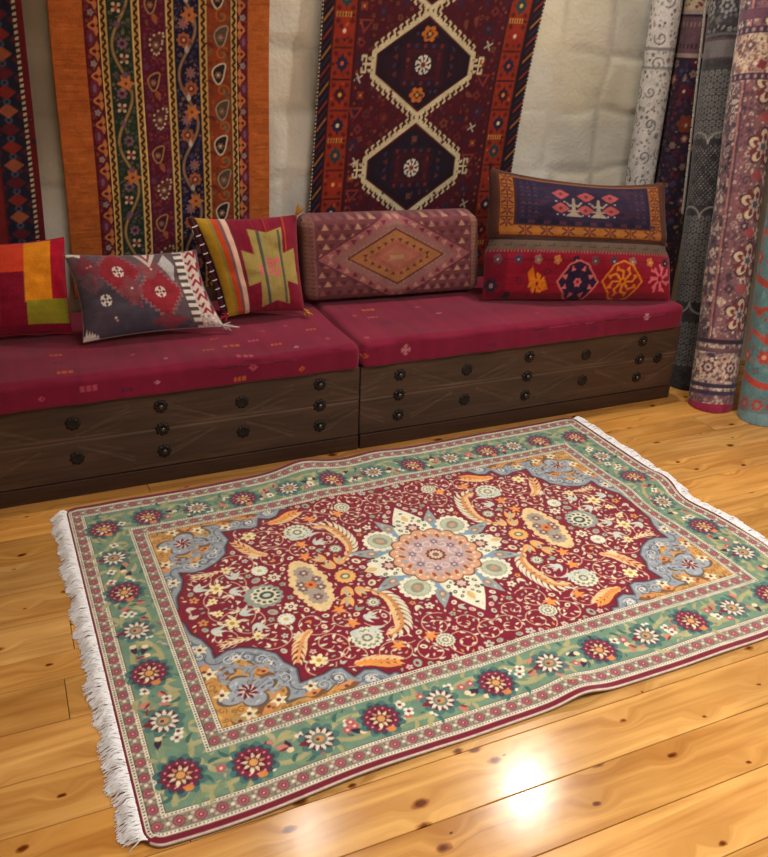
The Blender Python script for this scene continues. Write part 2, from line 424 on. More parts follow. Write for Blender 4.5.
def feather(c, pts, w, core=ORG, spike=CRM, side=1):
    P = [np.array(p) for p in pts]
    # smooth path
    Q = []
    for i in range(len(P)-1):
        p0 = P[max(0, i-1)]; p1 = P[i]; p2 = P[i+1]; p3 = P[min(len(P)-1, i+2)]
        for t in np.linspace(0, 1, 9)[:-1]:
            Q.append(.5*((2*p1)+(p2-p0)*t+(2*p0-5*p1+4*p2-p3)*t*t+(-p0+3*p1-3*p2+p3)*t**3))
    Q.append(P[-1]); n = len(Q)
    for i in range(1, n-1):
        tdir = Q[i+1]-Q[i-1]; a = math.atan2(tdir[1], tdir[0]); f = math.sin(pi*i/(n-1))**.6
        if i % 3 == 1:
            for s in (-1, 1):
                c.leaf(Q[i][0], Q[i][1], a+s*.95, w*1.7*f+.008, w*.40, spike if s == side else (240, 196, 140), -.5*s)
    for i in range(n-1):
        f = math.sin(pi*(i+.5)/n)**.7
        c.line([tuple(Q[i]), tuple(Q[i+1])], w*.34*f+.003, core)

def smooth(pts, m=7):
    P = [np.array(p) for p in pts]; Q = []
    for i in range(len(P)-1):
        p0 = P[max(0, i-1)]; p1 = P[i]; p2 = P[i+1]; p3 = P[min(len(P)-1, i+2)]
        for t in np.linspace(0, 1, m)[:-1]:
            Q.append(tuple(.5*((2*p1)+(p2-p0)*t+(2*p0-5*p1+4*p2-p3)*t*t+(-p0+3*p1-3*p2+p3)*t**3)))
    return Q+[tuple(P[-1])]

def paint_carpet():
    PX = .0012; W, Hh = 2.10, 1.422
    # ---- one quadrant of the field, mirrored four ways
    q = Canvas(.84, .46, PX, CR)
    out = [(.83, 0), (.812, .035), (.806, .085), (.784, .12), (.770, .165), (.772, .205), (.735, .188), (.70, .190), (.655, .212), (.615, .25), (.607, .288), (.584, .325),
           (.594, .378), (.56, .374), (.53, .372), (.50, .360), (.475, .366), (.458, .412), (.425, .396), (.395, .406), (.372, .440), (.352, .436), (.33, .47)]
    b = q.box(0, .84, 0, .46); X, Y = b[1], b[2]
    # signed distance to the scalloped outline
    D = np.full(q.a.shape[:2], 9., np.float32); inside = np.zeros(q.a.shape[:2], bool)
    for (x0, y0), (x1, y1) in zip(out[:-1], out[1:]):
        dx, dy = x1-x0, y1-y0; t = np.clip(((X-x0)*dx+(Y-y0)*dy)/(dx*dx+dy*dy), 0, 1)
        D = np.minimum(D, np.hypot(X-x0-t*dx, Y-y0-t*dy))
    full = out+[(-.1, .47), (-.1, -.01), (.83, -.01)]
    for k in range(len(full)):
        x0, y0 = full[k]; x1, y1 = full[(k+1) % len(full)]
        if y0 != y1: inside ^= ((Y >= y0) != (Y >= y1)) & (X < x0+(Y-y0)*(x1-x0)/(y1-y0))
    # ---- floral field
    Rv = random.Random(2)
    vine = (214, 170, 140)
    # large palmettes
    for (cx, cy, r, a, t, s) in ((.69, .035, .085, 2.2, 1.3, 1), (.655, .10, .075, -.6, 1.3, -1), (.60, .17, .07, .4, 1.3, 1), (.48, .17, .06, 2.6, 1.2, -1), (.47, .27, .07, .3, 1.3, 1), (.53, .335, .05, 3, 1.2, -1),
                                 (.43, .33, .05, 1.0, 1.2, 1), (.31, .37, .055, 0, 1.4, -1), (.22, .40, .06, 3.0, 1.4, 1), (.12, .40, .055, 1.0, 1.4, -1), (.03, .39, .05, 3.8, 1.2, 1), (.16, .31, .055, 4.0, 1.3, 1),
                                 (.30, .21, .05, .3, 1.2, 1), (.39, .18, .045, 2.0, 1.2, -1), (.08, .33, .04, 2.4, 1.2, 1), (.73, .14, .05, 1.1, 1.2, 1), (.35, .08, .04, 5, 1.1, 1), (.27, .30, .05, 2, 1.3, -1)):
        q.spiral(cx, cy, r, a, t, .0032, vine, CRM, s)
    # grey and cream palmette on the long axis
    q.ros(.572, 0, .06, 14, .12, (150, 160, 150), 0, 1.0, .95); q.ros(.566, 0, .047, 12, .14, CRM, 0, .95, .95)
    for k in range(12): q.ell(.562+.034*cos(k*pi/6), .034*sin(k*pi/6), .006, .006, (70, 90, 80))
    q.ell(.562, 0, .022, .019, (64, 80, 72)); q.ell(.562, 0, .012, .009, (206, 210, 190))
    # lobed yellow cartouche
    for (x, y, r) in ((.425, .02, .062), (.425, .07, .048), (.43, .105, .028)):
        q.ros(x, y, r, 12, .13, (236, 206, 150))
    for (x, y, r) in ((.425, .01, .045), (.425, .066, .032)): q.ros(x, y, r, 9, .2, (172, 158, 142))
    for (x, y) in ((.425, .062), (.452, .01), (.40, .02)):
        q.ros(x, y, .017, 6, .4, (130, 92, 92)); q.ell(x, y, .005, .005, CRM)
    q.ros(.425, 0, .019, 8, .3, (222, 120, 40)); q.ell(.425, 0, .006, .006, (120, 40, 30))
    # orange round flower with tulips
    q.ros(.313, 0, .034, 14, .14, (238, 180, 104)); q.ell(.313, 0, .016, .014, (120, 120, 70)); q.ell(.313, 0, .009, .007, CRM)
    for (x, y, a) in ((.335, .066, 1.2), (.350, .112, 1.0), (.298, .08, 1.9)):
        for s in (-.4, 0, .4): q.leaf(x-.02*cos(a), y-.02*sin(a), a+s, .05, .018, (238, 176, 104) if s else (190, 186, 156))
    # cream round flower
    def round_fl(x, y, r):
        q.ros(x, y, r, 16, .12, (222, 222, 196)); q.ros(x, y, r*.8, 14, .2, (128, 140, 120)); q.ros(x, y, r*.66, 10, .25, CRM); q.ell(x, y, r*.34, r*.34, (120, 126, 124)); q.ros(x, y, r*.22, 5, .4, CRM)
    round_fl(.366, .284, .046); round_fl(.17, .375, .028); round_fl(.545, .125, .026)
    q.ros(.545, .125, .024, 9, .3, (230, 232, 214)); q.ell(.545, .125, .008, .008, (200, 190, 120))
    q.ros(.536, .137+.07, .02, 7, .4, CRM)
    # orange feathered leaves
    feather(q, [(.285, .075), (.245, .12), (.232, .165), (.236, .22), (.255, .275), (.30, .30)], .030)
    feather(q, [(.495, .195), (.525, .215), (.548, .25), (.575, .305)], .022, (230, 160, 90), (236, 200, 150))
    feather(q, [(.44, .368), (.405, .372), (.37, .385), (.325, .402)], .026, (236, 146, 66), (236, 160, 80), -1)
    feather(q, [(.66, .168), (.70, .16), (.745, .168)], .014, (236, 210, 160), CRM)
    for (x, y) in ((.391, .141), (.378, .212), (.30, .345), (.20, .345)):
        for k in range(5): q.leaf(x, y, k*1.256, .024, .011, (240, 152, 76))
    # yellow star flowers
    for (x, y, r) in ((.69, .085, .026), (.521, .318, .026), (.715, .03, .016), (.64, .165, .018)):
        q.ros(x, y, r, 6, .5, (240, 226, 170)); q.ell(x, y, r*.28, r*.28, (196, 150, 50))
    # white leaves, tendrils
    for (x, y, a) in ((.34, .245, 1.8), (.40, .245, 2.2), (.62, .11, 1.0), (.66, .05, 2.8), (.75, .09, 2.2), (.335, .19, 2.0)):
        for s in (-.6, 0, .6): q.leaf(x, y, a+s, .045, .013, (206, 212, 200), .5)
    # ---- medallion (drawn after the vines so it lies on top)
    for k in range(8):                                                       # small grey-blue pointed leaves
        a = pi/8+k*pi/4; R0 = .262 if k % 4 in (1, 2) else .275
        for s, w in ((-.014, .03), (.014, .03)): q.leaf(.12*cos(a)-s*sin(a)*2, .12*sin(a)+s*cos(a)*2, a+s*9, R0-.17, w, (142, 152, 146))
        q.leaf(.11*cos(a), .11*sin(a), a, R0-.10, .052, (150, 162, 160)); q.leaf(.12*cos(a), .12*sin(a), a, .09, .042, (132, 162, 184))
        q.ell(.205*cos(a), .205*sin(a), .018, .012, (168, 132, 110), a); q.ell(.205*cos(a), .205*sin(a), .008, .006, (206, 196, 170), a)
    for k in range(3):                                                       # pointed cream petals on the axes
        a = k*pi/2; L = .245 if a == 0 else .30
        for (d, w) in ((0, .15),): q.leaf(.06*cos(a), .06*sin(a), a, L-.055, w*.86, (238, 234, 208))
        q.ros(.180*cos(a), .180*sin(a), .056, 10, .16, (238, 234, 208))
        for t in range(9):
            th = a+(t-4)*.18; rr = .215-.004*abs(t-4)**1.5
            if t % 2 == 0: q.ell(rr*cos(th*.75+a*.25), rr*sin(th*.75+a*.25), .0075, .0055, (64, 84, 74), th)
        q.ros(.165*cos(a), .165*sin(a), .027, 8, .35, (112, 50, 62)); q.ros(.165*cos(a), .165*sin(a), .016, 6, .4, (220, 190, 170))
        for (dr, dt, sz) in ((.135, .045, .008), (.165, .045, .009), (.195, .038, .009), (.22, .028, .008), (.15, .030, .006), (.205, .016, .006)):
            if dr < L-.04:
                for sg in (-1, 1):
                    x, y = dr*cos(a)-sg*dt*sin(a), dr*sin(a)+sg*dt*cos(a); q.ell(x, y, sz, sz*.7, (74, 96, 84), a+sg*.6); q.ell(x, y, sz*.35, sz*.3, (214, 206, 170))
        q.leaf(.205*cos(a), .205*sin(a), a, .045, .022, (224, 190, 120)); q.ell(.26*cos(a), .26*sin(a), .007, .005, (80, 100, 84))
    for a in (pi/4,):                                                        # rounded palmettes on the diagonals
        x, y = .185*cos(a), .185*sin(a)
        x, y = .19*cos(a), .19*sin(a); q.ros(x, y, .059, 14, .14, (238, 234, 208)); q.ros(x, y, .043, 16, .08, (150, 160, 140)); q.ros(x, y, .040, 16, .1, (192, 196, 170))
        q.ell(x, y, .026, .02, (150, 150, 126), a); q.ell(x, y, .014, .01, (200, 160, 130), a)
    q.ros(0, 0, .152, 16, .10, (126, 74, 44)); q.ros(0, 0, .146, 16, .10, (222, 166, 130))
    for k in range(32):
        a = k*pi/16; q.leaf(.098*cos(a), .098*sin(a), a+.5, .036, .012, (150, 80, 60) if k % 2 else (176, 160, 160)); q.ell(.125*cos(a+.1), .125*sin(a+.1), .006, .004, (240, 220, 190), a)
    q.ros(0, 0, .102, 16, .08, (198, 170, 168))
    for k in range(8):
        a = k*pi/4; q.spiral(.066*cos(a), .066*sin(a), .026, a, 1.2, .0034, (236, 214, 200)); q.ros(.075*cos(a+.39), .075*sin(a+.39), .015, 6, .4, (140, 112, 130)); q.ell(.075*cos(a+.39), .075*sin(a+.39), .004, .004, (236, 220, 200))
    q.ros(0, 0, .038, 12, .16, (216, 150, 130)); q.ros(0, 0, .033, 12, .2, (98, 44, 36)); q.ros(0, 0, .024, 12, .3, (226, 204, 176)); q.ell(0, 0, .011, .011, (150, 96, 86))
    # ---- small flowers wherever the crimson is still bare
    q.a[~inside] = (0, 255, 0)
    edge = (D < .004) & inside; q.a[edge] = (70, 16, 36)
    def spaced(cc, x, y, r, R):
        small_motif(cc, x, y, r*.80, R)
    q.fill((0, .84, 0, .46), CR, (.027, .0195, .0135, .0092), spaced, (1500, 3000, 7000, 7000), Rv)
    # ---- spandrels: grey-blue scrolling band along the scallops, gold beyond
    o_ = ~inside
    wob = .012*np.sin(X*58+Y*31)+.010*np.sin(Y*73-X*17)
    band = o_ & (D < .056+wob)
    q.a[o_] = GOLD; q.a[o_ & (D < .063+wob)] = (104, 88, 70); q.a[band] = GREY; q.a[o_ & (D < .005)] = (96, 92, 104)
    q.a[o_ & (np.abs(D-.026) < .002)] = DGREY; 
    Rs = random.Random(6)
    for i in range(len(out)-1):                                              # curling scrolls in the band
        (x0, y0), (x1, y1) = out[i], out[i+1]
        mx, my = (x0+x1)/2, (y0+y1)/2; L = math.hypot(x1-x0, y1-y0); nx_, ny_ = (y0-y1)/L*-1, (x1-x0)/L*-1
        if mx > .81 or my > .45: continue
        px_, py_ = mx+nx_*.036, my+ny_*.036
        if not (0 <= py_ < .46 and 0 <= px_ < .84): continue
        q.spiral(px_, py_, .023, Rs.uniform(0, 6), 1.4, .0035, (92, 100, 114)); q.spiral(px_, py_, .018, Rs.uniform(0, 6), 1.2, .003, (206, 208, 204))
        if i % 3 == 0: q.ros(px_, py_, .013, 6, .4, (214, 216, 206)); q.ell(px_, py_, .004, .004, (150, 60, 70))
    # gold ground with its own leaves
    
    for (x, y, a, L, w, col) in ((.785, .30, 4.2, .05, .03, ORG), (.80, .22, 1.2, .06, .03, ORG), (.66, .42, .2, .07, .028, ORG), (.60, .425, 3.0, .05, .024, ORG), (.69, .29, 2.6, .05, .03, ORG), (.64, .34, .6, .05, .03, (196, 168, 96)), (.52, .435, 3.1, .06, .02, ORG), (.79, .42, 2.2, .06, .026, (180, 146, 84))):
        q.leaf(x, y, a, L+.012, w+.012, (128, 84, 48)); q.leaf(x, y, a, L, w, col, .3); q.ell(x+cos(a)*L*.5, y+sin(a)*L*.5, .006, .005, (120, 40, 50))
    for (x, y, r) in ((.727, .356, .058),):                                  # grey palmette in each corner
        q.ros(x, y, r*1.25, 4, .45, (98, 86, 80), .25, 1.15, .9); q.ros(x, y, r*1.08, 4, .45, (160, 166, 174), .25, 1.15, .9)
        for k in range(8): q.leaf(x, y, k*pi/4+.2, .032, .012, (96, 24, 44)); q.leaf(x, y, k*pi/4+.6, .027, .009, (232, 196, 180))
        q.ell(x, y, .007, .007, (96, 24, 44))
    for pts in ([(.715, .33), (.700, .305), (.708, .275), (.74, .258), (.770, .268), (.778, .292), (.762, .304)], [(.70, .345), (.668, .328), (.645, .338), (.638, .362), (.655, .378), (.672, .370)], [(.705, .29), (.68, .275), (.655, .285), (.64, .31), (.612, .32)]):
        pts = smooth(pts)
        q.line(pts, .013, (112, 98, 84)); q.line(pts, .009, (146, 154, 164))
        for k in range(3, len(pts)-2, 4): q.leaf(pts[k][0], pts[k][1], math.atan2(pts[k+1][1]-pts[k][1], pts[k+1][0]-pts[k][0])+(1.0 if k % 8 == 3 else -1.0), .024, .011, (158, 166, 176), .8)
    for (x, y) in ((.80, .26), (.665, .415), (.80, .16), (.745, .43), (.575, .40), (.79, .345)):
        for k in range(5): q.leaf(x, y, k*1.1, .024, .012, (230, 222, 184))
        q.ell(x, y, .006, .006, (120, 30, 40))
    def gold_motif(c, x, y, r, R):
        k = R.random(); a = R.uniform(0, 6.3)
        if k < .5: c.spiral(x, y, r, a, 1.2, .0028, (126, 92, 54))
        else: c.leaf(x-cos(a)*r, y-sin(a)*r, a, 2*r, r, R.choice([(160, 116, 62), (226, 178, 104), (150, 146, 120)]), .4)
    q.fill((0, .84, 0, .46), GOLD, (.018, .012, .008, .0055), gold_motif, (1500, 3000, 5000, 5000), Rs)
    def grey_motif(c, x, y, r, R):
        a = R.uniform(0, 6.3); c.leaf(x-cos(a)*r, y-sin(a)*r, a, 2*r, r*.8, R.choice([(92, 100, 116), (196, 200, 200), (116, 122, 132), (176, 170, 150)]), .6)
    q.fill((0, .84, 0, .46), GREY, (.013, .009, .006), grey_motif, (3000, 5000, 6000), Rs)
    # ---- full carpet
    c = Canvas(W, Hh, PX, MAR); c.ox, c.oy = W/2, Hh/2
    HU, HV = W/2, Hh/2
    fu, fv = .818, .450
    nqx, nqy = int(fu/PX), int(fv/PX); f = q.a[:nqy, :nqx]
    ci, cj = c.nx//2, c.ny//2
    c.a[:] = (118, 22, 44)
    c.rect(-HU, HU, -HV, -HV+.004, (226, 208, 190)); c.rect(-HU, HU, HV-.003, HV, (170, 120, 120))
    # guard stripes
    def guard(u0, v0, u1, v1, step):                                          # outer half sizes u0,v0, inner u1,v1
        c.rect(-u0, u0, -v0, v0, (152, 132, 118))
        e = .0095
        for (a_, b_) in ((u0, v0), (u1+e, v1+e)):
            c.rect(-a_, a_, -b_, b_, (232, 224, 200)); 
            n = int(2*a_/.0085)
            for k in range(n):
                x = -a_+.003+k*.0085
                for s in (-1, 1): c.rect(x, x+.0042, s*(b_-e/2)-.0022, s*(b_-e/2)+.0022, (86, 64, 62))
            n = int(2*b_/.0085)
            for k in range(n):
                y = -b_+.003+k*.0085
                for s in (-1, 1): c.rect(s*(a_-e/2)-.0022, s*(a_-e/2)+.0022, y, y+.0042, (86, 64, 62))
            if a_ == u0: c.rect(-a_+e, a_-e, -b_+e, b_-e, (72, 62, 56)); c.rect(-a_+e+.002, a_-e-.002, -b_+e+.002, b_-e-.002, (156, 138, 122))
            else: c.rect(-u1, u1, -v1, v1, (110, 84, 56))
        mu, mv = (u0+u1)/2, (v0+v1)/2
        def ros(x, y, i):
            c.ros(x, y, .0145, 8, .12, (96, 72, 70)); c.ros(x, y, .0122, 8, .18, (166, 92, 98)); c.ell(x, y, .006, .006, (140, 42, 64)); c.ell(x, y, .0024, .0024, (226, 180, 172))
        n = int(round(2*mu/step))
        for k in range(n+1):
            x = -mu+2*mu*k/n
            for s in (-1, 1):
                ros(x, s*mv, k)
                if k < n:
                    xx = x+mu/n; c.line([(xx, s*mv-.013), (xx, s*mv+.013)], .0035, (96, 110, 90)); c.ell(xx, s*mv, .0045, .0045, (226, 214, 190))
                    for d in (-.010, .010): c.ell(xx+.008, s*mv+d, .004, .0028, (206, 176, 160)); c.ell(xx-.008, s*mv-d, .004, .0028, (112, 128, 104))
        n = int(round(2*mv/step))
        for k in range(n+1):
            y = -mv+2*mv*k/n
            for s in (-1, 1):
                ros(s*mu, y, k)
                if k < n:
                    yy = y+mv/n; c.line([(s*mu-.013, yy), (s*mu+.013, yy)], .0035, (96, 110, 90)); c.ell(s*mu, yy, .0045, .0045, (226, 214, 190))
                    for d in (-.010, .010): c.ell(s*mu+d, yy+.008, .0028, .004, (206, 176, 160)); c.ell(s*mu-d, yy-.008, .0028, .004, (112, 128, 104))
    guard(1.038, .690, .992, .636, .046)
    c.rect(-.992+.002, .992-.002, -.636+.002, .636-.002, TEAL)
    # main border vines and flowers
    Rb = random.Random(8)
    TAN = (172, 164, 116); TAN2 = (150, 160, 118)
    bu, bv = .934, .574
    def along(t, off, side):                                                  # side 0/1 bottom/top, 2/3 left/right
        return [(t, -bv-off), (t, bv+off), (-bu-off, t), (bu+off, t)][side]
    for side in range(4):
        L = .98 if side < 2 else .62
        ph = [-.78+.325*k for k in range(-1, 7)] if side == 0 else ([-.796+.33*k for k in range(-1, 7)] if side == 1 else [.169+.36*k for k in (-2, -1, 0, 1)])
        for s0 in (0, pi):
            for (w, col) in ((.015, TAN2), (.009, TAN)):
                pts = [along(t, .036*math.sin(2*pi*(t-ph[0])/.33+s0), side) for t in np.arange(-L, L, .012)]
                c.line(pts, w, col)
        for t in np.arange(-L, L, .026):
            s0 = 1 if int(round(t/.026)) % 2 else -1
            x, y = along(t, s0*Rb.uniform(.02, .05), side); a = Rb.uniform(0, 6.3)
            c.leaf(x, y, a, .05, .016, Rb.choice([TAN, (128, 150, 116), (178, 172, 130)]), .8)
            c.leaf(x, y, a+2.4, .035, .012, Rb.choice([TAN, (60, 104, 96)]), -.8)
    def maroon_flower(x, y):
        c.ros(x, y, .062, 11, .22, (70, 112, 110)); c.ros(x, y, .052, 14, .18, (56, 66, 76)); c.ros(x, y, .045, 12, .20, (126, 16, 50))
        for k in range(12): c.ell(x+.0355*cos(k*pi/6), y+.0355*sin(k*pi/6), .0028, .0028, (206, 150, 160))
        c.ros(x, y, .030, 10, .24, (70, 26, 40))
        for k in range(9):
            a = k*2*pi/9; c.leaf(x+.010*cos(a), y+.010*sin(a), a, .019, .0085, (230, 196, 160) if k % 3 else (206, 130, 110))
        c.ros(x, y, .015, 6, .2, (110, 50, 46)); c.ell(x, y, .010, .010, (216, 158, 88)); c.ell(x+.010, y-.040, .011, .009, (214, 136, 70)); c.leaf(x-.006, y-.014, -2, .02, .010, (236, 222, 180))
    def cream_flower(x, y):
        c.ros(x, y, .052, 9, .25, (74, 112, 106)); c.ros(x, y, .036, 11, .3, (66, 50, 62))
        for k in range(11):
            a = k*2*pi/11+.2; c.leaf(x+.013*cos(a), y+.013*sin(a), a, .0245, .011, (226, 216, 194)); c.leaf(x+.02*cos(a+.28), y+.02*sin(a+.28), a+.28, .018, .007, (96, 30, 52))
        c.ell(x, y, .019, .019, (122, 128, 116)); c.ell(x, y, .012, .010, (206, 146, 82)); c.ell(x-.004, y, .005, .005, (70, 60, 80)); c.leaf(x-.028, y, 3.1, .024, .016, (122, 26, 46))
    def sprig(x, y, R):
        k = R.random(); a = R.uniform(0, 6.3)
        if k < .3:
            for i in range(4): c.ell(x+.009*cos(i*pi/2+a), y+.009*sin(i*pi/2+a), .006, .006, (234, 228, 206))
            c.ell(x, y, .005, .005, (120, 30, 50))
        elif k < .6:
            c.leaf(x, y, a, .034, .018, (52, 34, 60)); c.ell(x, y, .009, .008, (236, 214, 170))
        elif k < .8:
            c.leaf(x, y, a, .034, .02, (196, 128, 108)); c.leaf(x, y, a+.5, .028, .008, (130, 40, 60))
        else: c.ros(x, y, .013, 5, .3, (190, 90, 96)); c.ell(x, y, .004, .004, (236, 214, 180))
    def sprigs(x, y):
        for k in range(7):
            a = k*.9+Rb.random(); r = Rb.uniform(.072, .095)
            dx, dy = r*cos(a), r*sin(a)
            sprig(x+(dx if abs(y) > .5 else dx*.40), y+(dy*.40 if abs(y) > .5 else dy), Rb)
    near = [-.94, -.78, -.457, -.13, .2, .525, .85, .94]; far = [-.943, -.796, -.468, -.13, .2, .53, .78, .94]
    for side, lst in ((0, near), (1, far)):
        y = -.575 if side == 0 else .56
        for k, u in enumerate(lst[:-1]):
            if k and k < 6: 
                cu = (lst[k]+lst[k+1])/2 if k < 6 else 0; sprigs(u, y); sprigs(cu, y); cream_flower(cu, y)
            maroon_flower(u, y-.0 if k else (-.548 if side == 0 else .535))
    for sx in (-1, 1):
        for (v, kind) in ((.355, 1), (.169, 0), (-.017, 1), (-.198, 0), (-.375, 1)):
            x = sx*.94
            sprigs(x, v); (cream_flower if kind else maroon_flower)(x, v)
    maroon_flower(.94, -.548); maroon_flower(.94, .535)
    def teal_motif(cc, x, y, r, R):
        a = R.uniform(0, 6.3); cc.leaf(x-cos(a)*r, y-sin(a)*r, a, 2*r, r*.8, R.choice([(78, 116, 106), TAN, TAN, (72, 104, 96), (190, 170, 150), (150, 92, 92), TAN2]), .6)
    c.fill((-.99, .99, -.634, .634), TEAL, (.017, .012, .008), teal_motif, (6000, 9000, 9000), Rb)
    # second guard, then the field
    guard(.870, .506, .820, .452, .046)
    y0, x0 = cj-nqy, ci-nqx
    c.a[cj:cj+nqy, ci:ci+nqx] = f; c.a[cj:cj+nqy, x0:ci] = f[:, ::-1]; c.a[y0:cj, ci:ci+nqx] = f[::-1]; c.a[y0:cj, x0:ci] = f[::-1, ::-1]
    return c.done(.10, 3)

def make_carpet():
    C = paint_carpet(); ny, nx = C.shape[:2]
    u = (np.arange(nx)/(nx-1)-.5)*2.10; v = (np.arange(ny)/(ny-1)-.5)*1.422
    U, Vv = np.meshgrid(u, v)
    g = lambda x, c, s: np.exp(-((x-c)/s)**2)
    en = np.clip((-Vv-.30)/.4, 0, 1)**1.5; ef = np.clip((Vv-.35)/.35, 0, 1)**1.5; er = np.clip((U-.6)/.44, 0, 1)**1.5
    Z = .011+en*(.020*g(U, .05, .07)+.006*g(U, .5, .1)+.006*g(U, -.55, .15))+ef*(.022*g(U, -.20, .09)+.012*g(U, .1, .08)-0*U)+er*(.016*g(Vv, .10, .09)+.008*g(Vv, -.35, .12))
    Z += .0016*(noise2(ny, nx, 40, 40, 9)-.3)*1.5
    # the woven edges wander a little
    dv = .010*ef*(g(U, -.2, .16)-1.2*g(U, -.6, .3))-.012*en*(g(U, -.85, .2)+.8*g(U, .5, .3)-.3)
    du = er*(-.03*g(Vv, -.03, .10))
    an = .022; cx, cy = 1.110, 1.979
    Uu, VV = U+du, Vv+dv
    rc = .045; ax_, ay_ = np.abs(U)-(1.05-rc), np.abs(Vv)-(.711-rc); qq = np.hypot(np.maximum(ax_, 0), np.maximum(ay_, 0)); mx_ = np.maximum(np.maximum(ax_, ay_), 1e-6)
    kk = np.where((ax_ > 0) & (ay_ > 0), mx_/np.maximum(qq, 1e-6), 1.0)
    Uu = Uu-np.sign(U)*np.where(kk < 1, ax_*(1-kk), 0); VV = VV-np.sign(Vv)*np.where(kk < 1, ay_*(1-kk), 0)
    P = np.stack([cx+Uu*cos(an)-VV*sin(an), cy+Uu*sin(an)+VV*cos(an), Z], -1)
    N = np.zeros_like(P); N[..., 2] = 1
    root = empty('persian_carpet', (cx, cy, 0), 'crimson and green Persian carpet with a floral star medallion lying on the wooden floor', 'carpet')
    off = np.array([cx, cy, 0])
    o = link('carpet_pile', sheet('carpet_pile', P-off, N, C, .009, (.12, .02, .03)), M_PILE, root)
    # fringes of knotted white cotton
    R = np.random.default_rng(3)
    for s, wl in ((-1, .050), (1, .052)):
        j = 0 if s < 0 else nx-1
        paths = []; rad = []
        for v0 in np.arange(-.690, .690, .0016):
            k = int(np.clip((v0/1.422+.5)*(ny-1), 0, ny-1)); e = P[k, j]-off
            ln = wl*R.uniform(.84, 1.04)*(1+.08*sin(v0*23)+.10*sin(v0*57)); sk = .010*sin(v0*90)+R.normal(0, .004)
            z0 = R.uniform(.003, .014)
            pts = []
            for t in np.linspace(0, 1, 6):
                a = s*(ln*t); b = sk*t+R.normal(0, .0018)
                zz = (.006*(1-t)+e[2]*(1-t)*.5)+z0*sin(pi*min(1, t*1.15))+.0022
                pts.append((e[0]+a*cos(an)-b*sin(an)-s*.004, e[1]+a*sin(an)+b*cos(an), max(zz, .0022)))
            paths.append(pts); rad.append([.0019, .0021, .0021, .002, .0017, .001])
        V, F = tube_np(paths, rad, 4)
        fr = link('fringe', mesh_np('fringe', V, F), M_FRINGE, root); fr['label'] = 'white cotton fringe'
make_carpet()

